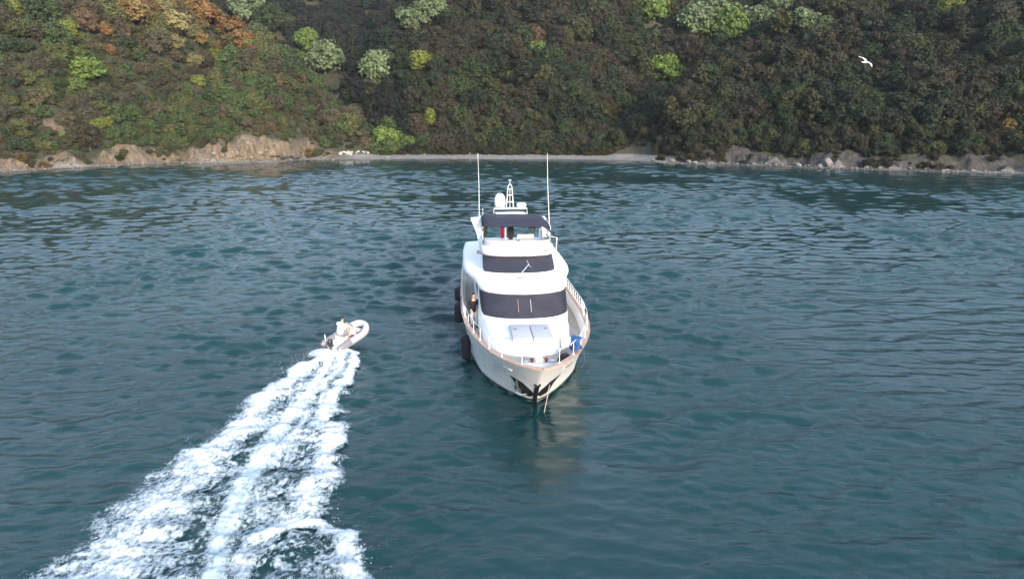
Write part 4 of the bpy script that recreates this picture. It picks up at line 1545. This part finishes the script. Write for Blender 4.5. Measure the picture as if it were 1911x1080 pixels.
# blue bundle of hose over the right bow rail
g = gun(2.15, 1, .16, 0)
e = at_yacht('blue_bundle', g[0] + .02, g[1], g[2] + .04, 'blue coiled cover and hose bundled on the right bow rail', 'cover')
for k in range(7):
    mb = MB()
    rad = .29 - .014 * k
    mb.tube([(.10 * math.sin(q * 2 + k) + (k - 3) * .045, rad * math.cos(q) * .9, .36 + rad * 1.1 * math.sin(q)) for q in np.linspace(0, 2 * math.pi, 22, endpoint=False)], .040, 7, closed=True)
    mb.build('coil', M['blue_cloth'], e, 60)
mb = MB(); mb.box((0, 0, .34), (.26, .46, .56), bev=.11); mb.build('wrapping', M['blue_cloth'], e, 60)
mb = MB(); mb.tube([(.14, .05, .3), (.34, -.1, .0), (.33, -.35, -.32), (.18, -.75, -.40), (.06, -1.05, -.36)], .018, 6); mb.build('hose_end', M['rubber'], e)
g = gun(1.55, 1, .45, 0)
e = at_yacht('bag', g[0], g[1] + .1, deck_z(1.6) + .02, 'black bag slumped on the foredeck beside the windlass', 'bag')
mb = MB()
mb.loft([[((.25 + .05 * math.sin(3 * a)) * k * math.cos(a), (.20 + .04 * math.cos(2 * a)) * k * math.sin(a), z + .06 * k * math.cos(a)) for a in np.linspace(0, 6.283, 18, endpoint=False)] for k, z in ((.9, 0), (1.05, .12), (.95, .3), (.6, .44), (.15, .5))], closed=True, cap0=True, cap1=True)
mb.build('sack', M['black_cloth'], e, 60)
mb = MB(); mb.tube([(-.15, 0, .46), (-.08, 0, .60), (.08, 0, .60), (.15, 0, .46)], .025, 6); mb.build('handle', M['rubber'], e)

# anchor rode
a = np.array(yl(*hull_pt(.45, .95, 1, .05)))
b = W(1015, 772, -0.05)
mb = MB()
mb.tube([tuple(a + (b - a) * t + np.array([0, 0, -.04 * math.sin(math.pi * t)])) for t in np.linspace(0, 1.25, 10)], .016, 7)
ro = mb.build('anchor_rope', M['rope'])
tag(ro, 'tan anchor rope running from the right bow pocket into the water', 'rope')
#PART4
# ------------------------------------------------------------------ people
DG = None


def skin_mesh(name, chains, mat, parent, root=0, sub=2):
    """chains: list of [(x,y,z,r), ...]; points that coincide are one joint. One continuous surface."""
    bm = bmesh.new()
    lay = bm.verts.layers.skin.verify()
    seen = {}
    def vert(p):
        k = tuple(round(c, 4) for c in p[:3])
        if k not in seen:
            v = bm.verts.new(p[:3])
            v[lay].radius = (p[3], p[3] * (p[4] if len(p) > 4 else 1.0))
            seen[k] = v
            if len(seen) - 1 == root:
                v[lay].use_root = True
        return seen[k]
    for ch in chains:
        vs = [vert(p) for p in ch]
        for p, q in zip(vs, vs[1:]):
            if bm.edges.get((p, q)) is None:
                bm.edges.new((p, q))
    me = bpy.data.meshes.new(name)
    bm.to_mesh(me)
    bm.free()
    o = bpy.data.objects.new(name, me)
    COL.objects.link(o)
    o.modifiers.new('skin', 'SKIN')
    s = o.modifiers.new('sub', 'SUBSURF'); s.levels = s.render_levels = sub
    dg = bpy.context.evaluated_depsgraph_get()
    dg.update()
    me2 = bpy.data.meshes.new_from_object(o.evaluated_get(dg))
    bpy.data.objects.remove(o)
    bpy.data.meshes.remove(me)
    me2.name = name
    me2.materials.clear()
    me2.materials.append(mat)
    me2.polygons.foreach_set('use_smooth', [True] * len(me2.polygons))
    return new_obj(name, me2, parent)


def hand(wrist, fwd, side, palm_n):
    """Palm and five curled fingers as chains starting at the wrist."""
    w, f, s, n_ = (np.array(q, float) for q in (wrist, fwd, side, palm_n))
    palm = w + f * .05
    out = [[(*w, .026), (*palm, .032)]]
    for k, (o, ln) in enumerate(((-.027, .065), (-.009, .078), (.009, .074), (.026, .058))):
        r0 = palm + f * .035 + s * o
        out.append([(*palm, .032), (*r0, .010), (*(r0 + f * ln * .5 + n_ * .012), .0085), (*(r0 + f * ln * .8 + n_ * .04), .0075)])
    t0 = w + f * .03 - s * .035
    out.append([(*palm, .032), (*t0, .011), (*(t0 + f * .03 - s * .012 + n_ * .015), .0095), (*(t0 + f * .055 - s * .008 + n_ * .03), .008)])
    return out


def head_parts(root, c, face, hair_mat):
    """Features and hair round a head centred at c, looking along face (unit, horizontal)."""
    c, f = np.array(c, float), np.array(face, float)
    s = np.array([f[1], -f[0], 0.0])
    up = np.array([0, 0, 1.0])
    mb = MB()
    rows = []
    for ph in np.linspace(0.02, 1.75, 9):
        row = []
        for th in np.linspace(0, 2 * math.pi, 20, endpoint=False):
            fr = math.cos(th)
            lim = ph if fr < 0.2 else ph * (1 - 0.42 * (fr - .2))
            d = (f * fr + s * math.sin(th)) * math.sin(lim)
            row.append(tuple(c + d * np.array([.090, .090, 0]) * 1.05 + d * 0 + up * (.118 * math.cos(lim) + .012) - f * .012))
        rows.append(row)
    mb.loft(rows, closed=True, cap0=True)
    mb.build('hair', hair_mat, root, 60)
    for e_ in (-1, 1):
        mb = MB(); mb.lathe([(.002, -.008), (.009, 0), (.002, .008)], tuple(c + f * .082 + s * .032 * e_ + up * .005), 8); mb.build('eye', M['black_paint'], root)
        mb = MB(); mb.lathe([(.004, -.03), (.016, -.01), (.018, .015), (.004, .03)], tuple(c + s * .082 * e_ - f * .005), 8); mb.build('ear', M['skin'], root)
    mb = MB(); mb.tube([tuple(c + f * .080 + up * .01), tuple(c + f * .108 - up * .025), tuple(c + f * .086 - up * .032)], [.008, .013, .010], 6); mb.build('nose', M['skin'], root)
    mb = MB(); mb.tube([tuple(c + f * .084 - up * .055 - s * .022), tuple(c + f * .092 - up * .055), tuple(c + f * .084 - up * .055 + s * .022)], .006, 5); mb.build('mouth', M['red_drum'], root)


# man on the left side deck: black jacket, pale trousers, looking towards the right of the bow
pr = at_yacht('person', -2.50, 9.0, deck_z(9.0) + .03, 'person in a black jacket and pale trousers standing on the left side deck', 'person', None, math.radians(12))
# local: faces -y; x to the photo's right
HIP, NECK = (0, 0, .93), (0, .0, 1.48)
arms = []
body = [[(*HIP, .13, .8), (0, 0, 1.15, .125, .8), (0, .0, 1.36, .14, .8), (*NECK, .06), (0, -.015, 1.56, .058), (0, -.02, 1.63, .083), (0, -.02, 1.70, .088), (0, -.01, 1.75, .06)]]
for sd in (-1, 1):
    body.append([(*HIP, .13, .8), (sd * .095, 0, .86, .088), (sd * (.10 + .03 * (sd > 0)), -.02, .48, .056), (sd * (.10 + .05 * (sd > 0)), .02, .09, .038), (sd * (.10 + .05 * (sd > 0)), -.10, .04, .036), (sd * (.10 + .05 * (sd > 0)), -.16, .035, .026)])
    sh = (sd * .19, 0, 1.40)
    el = (sd * .26, .03, 1.12)
    wr_ = (sd * .18, -.17, .96)
    body.append([(0, .0, 1.36, .14, .8), (*sh, .058), (*el, .044), (*wr_, .028)])
    body += hand(wr_, (-sd * .35, -.6, -.7), (sd * .8, -.4, 0), (-sd * .6, .2, -.3))
skin_mesh('body', body, M['skin'], pr)
jk = [[(0, 0, .74, .15, .85), (0, 0, .90, .160, .85), (0, 0, 1.12, .16, .82), (0, 0, 1.36, .165, .82), (0, 0, 1.49, .085)]]
for sd in (-1, 1):
    jk.append([(0, 0, 1.36, .165, .82), (sd * .19, 0, 1.40, .080), (sd * .26, .03, 1.12, .066), (sd * .185, -.155, .975, .046)])
skin_mesh('jacket', jk, M['black_cloth'], pr)
tr_ = [[(0, 0, .95, .138, .82), (0, 0, .88, .14, .82)]]
for sd in (-1, 1):
    ex = .03 * (sd > 0)
    tr_.append([(0, 0, .88, .14, .82), (sd * .095, 0, .80, .108), (sd * (.10 + ex), -.02, .48, .084), (sd * (.10 + ex * 1.5), .02, .10, .072)])
skin_mesh('trousers', tr_, M['grey_cloth'], pr)
for sd in (-1, 1):
    ex = .05 * (sd > 0)
    mb = MB()
    mb.loft([[(sd * (.10 + ex) + .048 * k * math.cos(a), -.06 + .14 * k * math.sin(a), z) for a in np.linspace(0, 6.283, 14, endpoint=False)] for k, z in ((.95, 0), (1.05, .03), (.95, .07), (.6, .10))], closed=True, cap0=True, cap1=True)
    mb.build('shoe', M['black_cloth'], pr, 60)
head_parts(pr, (0, -.02, 1.68), (0, -1, 0), M['hair'])

# ------------------------------------------------------------------ inflatable tender (local: y forward, x right, z up)
stern = W(622, 652, 0.15)
bow = W(674, 604, 0.95)
hd = math.atan2(-(bow[0] - stern[0]), bow[1] - stern[1])
RL = 4.3
rib = empty('inflatable_boat', (stern[0], stern[1], 0.12), (math.radians(8.0), math.radians(7.0), hd))
rib.scale = (0.74, 0.62, 0.80)
tag(rib, 'grey and white inflatable speedboat with outboard racing away, foam behind it', 'speedboat')
TB, TR = 0.74, 0.25


def tube_path(u):
    """u in -1..1 along the collar, from left stern round the bow to right stern."""
    s = math.copysign(1, u)
    a = abs(u)
    if a > 0.32:
        t = (1 - a) / 0.68
        x, y = TB, -0.45 + t * 3.15
        z = 0.34 + 0.05 * t
    else:
        q = a / 0.32 * math.pi / 2
        x, y = TB * math.sin(q) ** 0.85, 2.7 + 1.25 * math.cos(q)
        z = 0.39 + 0.26 * math.cos(q) ** 1.2
    return (s * x, y, z)


def collar(u0, u1, n, name, mat, radf=lambda a: 1.0, extra=0.0):
    mb = MB()
    us = np.linspace(u0, u1, n)
    mb.tube([tube_path(u) for u in us], [TR * radf(abs(u)) + extra for u in us], 14)
    return mb.build(name, mat, rib, 60)


taper = lambda a: float(np.interp(a, [0, .86, .95, 1.0], [1, 1, .85, .25]))
collar(-.66, .66, 60, 'bow_collar', M['tube_pale'])
for s in (-1, 1):
    collar(s * .655, s * 1.0, 20, 'side_collar', M['tube_grey'], taper, .004)
for s in (-1, 1):                                        # rubbing strake round the outside
    mb = MB()
    pts_ = []
    for u in np.linspace(0.0, .97, 36) * s:
        p, q = np.array(tube_path(u)), np.array(tube_path(u + .004 * s if abs(u) < .99 else u))
        o = np.array([p[0], (p[1] - 2.7) * .6 if p[1] > 2.7 else 0.0, 0])
        o = o / (np.linalg.norm(o) + 1e-6)
        pts_.append(tuple(p + o * (TR + .005) + np.array([0, 0, -.06])))
    mb.tube(pts_, .035, 6)
    mb.build('rub_strake', M['tube_grey'], rib, 60)
mb = MB()                                                # V hull
rows = []
for y in np.linspace(0, 3.75, 14):
    w = float(np.interp(y, [0, 2.6, 3.3, 3.75], [.70, .68, .42, .06]))
    kz = float(np.interp(y, [0, 2.2, 3.2, 3.75], [-.22, -.20, -.02, .38]))
    rows.append([(-w, y, .22 + .1 * (y > 3)), (-w * .55, y, kz * .5 + .08), (0, y, kz), (w * .55, y, kz * .5 + .08), (w, y, .22 + .1 * (y > 3))])
mb.loft(rows, cap0=True)
mb.build('hull', M['gelcoat'], rib, 40)
mb = MB(); mb.loft([[(-w, y, .24 + .05 * max(0, y - 2)), (w, y, .24 + .05 * max(0, y - 2))] for y, w in ((0.02, .62), (2.6, .62), (3.2, .40), (3.6, .1))]); mb.build('floor', M['rib_floor'], rib)
mb = MB(); mb.box((0, .03, .36), (1.02, .08, .5), bev=.02); mb.build('transom', M['gelcoat'], rib)
mb = MB(); mb.box((.18, .42, .44), (.72, .38, .36), bev=.05); mb.build('stern_bench', M['gelcoat'], rib)
mb = MB(); mb.box((-.1, 1.25, .46), (.86, .50, .40), bev=.05)
st = mb.build('seat_box', M['cushion_white'], rib)
mb = MB(); mb.box((-.1, 1.25, .69), (.84, .48, .09), bev=.035); mb.build('cushion', M['tube_grey'], st, 60)
mb = MB()                                                # steering console
mb.loft([[(.02 + sx * .36, 2.05 + sy2, z) for sx, sy2 in ((-1, a), (1, a), (1, b), (-1, b))] for z, a, b in ((.25, -.16, .42), (.75, -.14, .36), (.98, .02, .30), (1.02, .08, .28))], closed=True, cap1=True)
co = mb.build('console', M['gelcoat'], rib, 25)
mb = MB(); mb.tube([(.10 + .17 * math.cos(a), 1.86 + .06 * math.sin(a), .86 + .16 * math.sin(a)) for a in np.linspace(0, 6.283, 18, endpoint=False)], .016, 6, closed=True)
for a in (0.5, 2.6, 4.7): mb.tube([(.10, 1.90, .86), (.10 + .17 * math.cos(a), 1.86 + .06 * math.sin(a), .86 + .16 * math.sin(a))], .011, 5)
mb.build('steering_wheel', M['engine'], co)
mb = MB(); mb.loft([[(.02 + .36 * u, 2.28 - .06 * u * u - .04, 1.0), (.02 + .34 * u, 2.20 - .06 * u * u, 1.28)] for u in np.linspace(-1, 1, 9)]); mb.build('windscreen', M['clear_screen'], co, 60)
mb = MB(); mb.box((-.02, 3.05, .50), (.62, .34, .24), bev=.07); mb.build('bow_locker', M['tube_pale'], rib)
mb = MB(); mb.box((.52, 1.75, .62), (.16, .42, .08), bev=.03); mb.build('red_strap', M['red_drum'], rib)
mb = MB(); mb.box((.42, 2.55, .50), (.30, .34, .22), bev=.06); mb.build('brown_bag', M['red_drum'], rib) if False else None
mb = MB()
mb.loft([[(w * math.cos(a), -.30 + l * math.sin(a), z) for a in np.linspace(0, 6.283, 16, endpoint=False)] for w, l, z in ((.12, .18, .42), (.17, .25, .50), (.18, .27, .68), (.15, .24, .84), (.09, .15, .92))], closed=True, cap0=True, cap1=True)
en = mb.build('outboard_engine', M['engine'], rib, 60)
mb = MB(); mb.box((0, -.26, .10), (.12, .20, .68), bev=.03); mb.box((0, -.14, .40), (.26, .22, .16), bev=.03); mb.build('engine_leg', M['engine'], en)
mb = MB(); mb.tube([(-.62, -.05, .5), (-.60, -.15, 1.05)], .035, 7); mb.build('stern_light', M['white_tube'], rib)

# driver, white shirt, sitting on the seat box leaning forward to the wheel (built in the boat's own frame, standing free as a thing)
RM = rib.matrix_basis.copy()
dv = empty('person')
dv.location = RM @ Vector((-.12, 1.10, .72))
dv.rotation_euler = rib.rotation_euler
dv.scale = (1.08, 1.08, 1.08)
tag(dv, 'person with dark hair in a white shirt driving the inflatable boat', 'person')
HP = (0, 0, .10)
bd = [[(*HP, .14, .8), (0, .06, .30, .135, .8), (0, .13, .50, .15, .8), (0, .18, .62, .06), (0, .21, .70, .056), (0, .235, .77, .084), (0, .245, .84, .088), (0, .24, .89, .06)]]
for sd in (-1, 1):
    bd.append([(*HP, .14, .8), (sd * .10, .06, .08, .092), (sd * .15, .46, .06, .062), (sd * .15, .40, -.36, .042), (sd * .15, .50, -.41, .036), (sd * .15, .57, -.42, .026)])
    sh = (sd * .20, .15, .53); el = (sd * .30, .36, .32); wr2 = (.10 + sd * .15 + .1, .60, .20)
    bd.append([(0, .13, .50, .15, .8), (*sh, .060), (*el, .046), (*wr2, .029)])
    bd += hand(wr2, (0, .9, .0), (sd * 1.0, 0, 0), (0, .1, -.6))
skin_mesh('body', bd, M['skin'], dv)
sh_ = [[(0, -.03, .00, .18, .9), (0, .03, .24, .19, .9), (0, .10, .44, .20, .9), (0, .13, .52, .20, .9), (0, .19, .64, .115)]]
for sd in (-1, 1):
    sh_.append([(0, .13, .52, .20, .9), (sd * .20, .15, .53, .100), (sd * .27, .28, .40, .085)])
skin_mesh('shirt', sh_, M['white_cloth'], dv)
sh2 = [[(0, -.02, .12, .175, .9), (0, .02, .07, .175, .9)]]
for sd in (-1, 1): sh2.append([(0, .02, .07, .175, .9), (sd * .10, .08, .08, .13), (sd * .15, .42, .065, .092)])
skin_mesh('shorts', sh2, M['tube_grey'], dv)
head_parts(dv, (0, .24, .83), (0, 1, 0), M['hair'])

# ------------------------------------------------------------------ wake foam
def poly_px(P): return np.array([W(a, b)[:2] for a, b in P])


def band(x, y, P, w0, w1, soft=0.5):
    """1 on the line, 0 beyond its half width; also the position along it."""
    best = np.full(x.shape, 9e9); along = np.zeros(x.shape)
    seg = np.hypot(*np.diff(P, axis=0).T); tot = seg.sum(); s0 = 0
    for a, b, l in zip(P[:-1], P[1:], seg):
        t = np.clip(((x - a[0]) * (b[0] - a[0]) + (y - a[1]) * (b[1] - a[1])) / (l * l), 0, 1)
        d = np.hypot(x - a[0] - t * (b[0] - a[0]), y - a[1] - t * (b[1] - a[1]))
        m = d < best
        best = np.where(m, d, best); along = np.where(m, (s0 + t * l) / tot, along); s0 += l
    hw = w0 + (w1 - w0) * along
    return 1 - sstep(best / hw, soft, 1.0), along


fx = np.arange(-15.0, -2.6, 0.055)
fy = np.arange(14.0, 36.2, 0.07)
FX, FY = np.meshgrid(fx, fy)
# edges of the foam wander
wx = FX + (fbm(FX / 1.3, FY / 1.3, 3, 201) - .5) * 1.3
wy = FY + (fbm(FX / 1.3 + 9, FY / 1.3, 3, 203) - .5) * 1.6
L1 = poly_px([(600, 664), (560, 690), (500, 745), (450, 800), (395, 850), (335, 905), (290, 960), (215, 1040), (130, 1120)])
L2 = poly_px([(624, 660), (592, 710), (540, 780), (490, 850), (445, 930), (412, 1000), (392, 1120)])
L3 = poly_px([(640, 660), (606, 715), (566, 775), (528, 830), (500, 880), (470, 960), (450, 1120)])
L4 = poly_px([(655, 664), (652, 695), (632, 745), (606, 780), (606, 830), (618, 865), (598, 910), (556, 955), (520, 985)])
L5 = poly_px([(470, 990), (530, 966), (590, 972), (632, 1003), (655, 1045), (665, 1120)])
L6 = poly_px([(470, 748), (425, 743), (380, 735)])
b1, a1 = band(wx, wy, L1, 0.50, 2.7, .0)
b2, a2 = band(FX + (fbm(FX / .8, FY / 3, 3, 205) - .5) * .5, FY, L2, 0.50, 0.75, .05)
b3, a3 = band(wx, wy, L3, 0.40, 1.1, .05)
b4, a4 = band(wx, wy, L4, 0.40, 1.3, .0)
b5, a5 = band(wx, wy, L5, 0.60, 1.0, .0)
b6, a6 = band(FX, wy, L6, 0.60, 0.08, .05)
streak = fbm(FX / .35, FY / 2.2, 4, 211)
webn = 1 - np.abs(2 * fbm(wx / 0.75, wy / 0.9, 4, 213) - 1) * 3.2
web2 = 1 - np.abs(2 * fbm(wx / 0.32 + 5, wy / 0.40, 3, 215) - 1) * 2.8
left_x = np.interp(FY, L1[::-1, 1], L1[::-1, 0])
right_x = np.interp(FY, np.sort(np.concatenate([L4[:, 1], L5[-3:, 1]])), np.concatenate([L4[:, 0], L5[-3:, 0]])[np.argsort(np.concatenate([L4[:, 1], L5[-3:, 1]]))])
inside = sstep(FX - left_x, -.2, .4) * sstep(right_x - FX, -.3, .3) * (FY < 34.0)
cw, cw2 = np.clip(webn, 0, 1), np.clip(web2, 0, 1)
lace = 0.55 * cw + 0.45 * cw2
far = sstep(FY, 20, 33)                                        # fresher foam close to the boat
dens = inside * (0.16 + 0.47 * lace + 0.16 * far)
dens = np.maximum(dens, b1 ** .8 * (0.50 + 0.50 * lace + 0.42 * far))
dens = np.maximum(dens, b2 * (0.66 + 0.25 * far + .60 * (streak - .45) + .15 * lace))
dens = np.maximum(dens, b3 * (0.36 + 0.50 * far + .75 * (streak - .35)))
dens = np.maximum(dens, b4 * (0.50 + 0.50 * lace + 0.30 * far))
dens = np.maximum(dens, b5 * (0.62 + 0.45 * lace))
nearb = 1 - sstep(np.hypot(FX - stern[0], (FY - stern[1] + .4)), .5, 1.6)
dens = np.maximum(dens, nearb * 1.05 * (FY < stern[1] - .05))
dens = (dens + 0.13 * sstep(dens, 0.05, 0.35)) * sstep(FY, 14.2, 15.0)
aqua = np.clip(b2 * sstep(a2, .25, .7) * 0.65, 0, 1) * (0.6 + .6 * (1 - streak))
relief = 0.04 + dens * 0.07 + (b1 * .08 + b4 * .07 + b5 * .08) * fbm(FX / .35, FY / .35, 4, 221) + nearb * .12
FZ = waves(FX, FY) + relief
kp = (dens > 0.08)
keep = (kp[:-1, :-1] | kp[1:, :-1] | kp[:-1, 1:] | kp[1:, 1:])
fo_ = grid_mesh('wake_foam', FX, FY, FZ, M['foam'], {'foam_amount': dens, 'aqua': aqua}, keep)
tag(fo_, 'white foaming wake trailing behind the inflatable boat', kind='stuff')
# flying spray: droplets thrown off the stern and the crests
sp_v, sp_f = [], []
tet = np.array([(1, 1, 1), (-1, -1, 1), (-1, 1, -1), (1, -1, -1)]) * .6
for k in range(2600):
    if k < 1500:
        t = rr.random() ** 1.6 * 3.2
        sx = rr.normal() * (.35 + .30 * t)
        q = np.array([stern[0] + sx, stern[1] - .25 - t, .12 + abs(rr.normal()) * .20 * math.exp(-t / 2.0)])
    else:
        P_ = (L1, L4, L5, L1)[k % 4]
        i = rr.integers(len(P_) - 1); u = rr.random()
        p = P_[i] + (P_[i + 1] - P_[i]) * u
        q = np.array([p[0] + rr.normal() * .45, p[1] + rr.normal() * .45, .22 + abs(rr.normal()) * .12])
    s = .005 + .011 * rr.random() ** 3
    b = len(sp_v)
    sp_v += list(tet * s * (0.7 + .6 * rr.random((4, 3))) + q)
    sp_f += [[b, b + 1, b + 2], [b, b + 3, b + 1], [b, b + 2, b + 3], [b + 1, b + 3, b + 2]]
spr = new_obj('spray', mesh_np('spray', sp_v, sp_f, M['feather']))
tag(spr, 'fine white spray thrown up along the wake', kind='stuff')

# ------------------------------------------------------------------ gull
gp = W(1616, 116, CAM_H + 1.55) if False else None
gdir = np.array([(1616 - 955.5) / F_PX, CT + (540 - 117) / F_PX * ST, -ST + (540 - 117) / F_PX * CT]) * 50.0
gull = empty('gull', (gdir[0], gdir[1], CAM_H + gdir[2]), (math.radians(32), math.radians(3), math.radians(24)))
tag(gull, 'white gull gliding with spread wings in front of the right hillside', 'gull')
# local: head along +x, wings along y, z up
mb = MB()
prof = [(-.30, .012, 0), (-.24, .03, 0), (-.12, .062, 0), (0, .078, 0), (.12, .070, .004), (.20, .050, .015), (.26, .048, .025), (.31, .034, .022), (.34, .012, .015)]
mb.loft([[(x, r_ * math.cos(a), z + r_ * .95 * math.sin(a)) for a in np.linspace(0, 6.283, 12, endpoint=False)] for x, r_, z in prof], closed=True, cap0=True, cap1=True)
gb = mb.build('body', M['feather'], gull, 60)
mb = MB(); mb.tube([(.33, 0, .012), (.385, 0, .0)], [.012, .004], 6); mb.build('beak', M['beak'], gull)
for s in (-1, 1):
    mb = MB()
    rows = []
    for t, le, te, z in ((0.02, .12, -.09, .03), (.18, .17, -.06, .09), (.34, .17, -.05, .12), (.48, .11, -.08, .11), (.62, .02, -.12, .08), (.74, -.09, -.14, .05)):
        rows.append([(le, s * t, z), ((le + te) / 2 + .03, s * t, z + .016), (te, s * t, z - .004), ((le + te) / 2, s * t, z - .006)])
    mb.loft(rows, closed=True, cap0=True, cap1=True)
    mb.build('wing', M['feather_grey'] if s < 0 else M['feather'], gull, 60)
mb = MB(); mb.loft([[(-.22, -.03, .0), (-.22, .03, .0)], [(-.40, -.085, .0), (-.40, .085, .0)]]); tl = mb.build('tail', M['feather'], gull); tl.modifiers.new('thickness', 'SOLIDIFY').thickness = .012

# ------------------------------------------------------------------ haze
hz = MB(); hz.box((0, 200, 48), (1700, 1400, 112))
hm = bpy.data.materials.new('haze'); hm.use_nodes = True
hn = hm.node_tree; hn.nodes.clear()
ho = hn.nodes.new('ShaderNodeOutputMaterial'); hv = hn.nodes.new('ShaderNodeVolumePrincipled')
hv.inputs['Color'].default_value = (0.80, 0.86, 0.95, 1)
hv.inputs['Density'].default_value = 0.00009
hv.inputs['Anisotropy'].default_value = 0.2
hn.links.new(hv.outputs[0], ho.inputs['Volume'])
hob = hz.build('haze', hm, None, 0)
tag(hob, 'thin evening haze over the bay', kind='stuff')
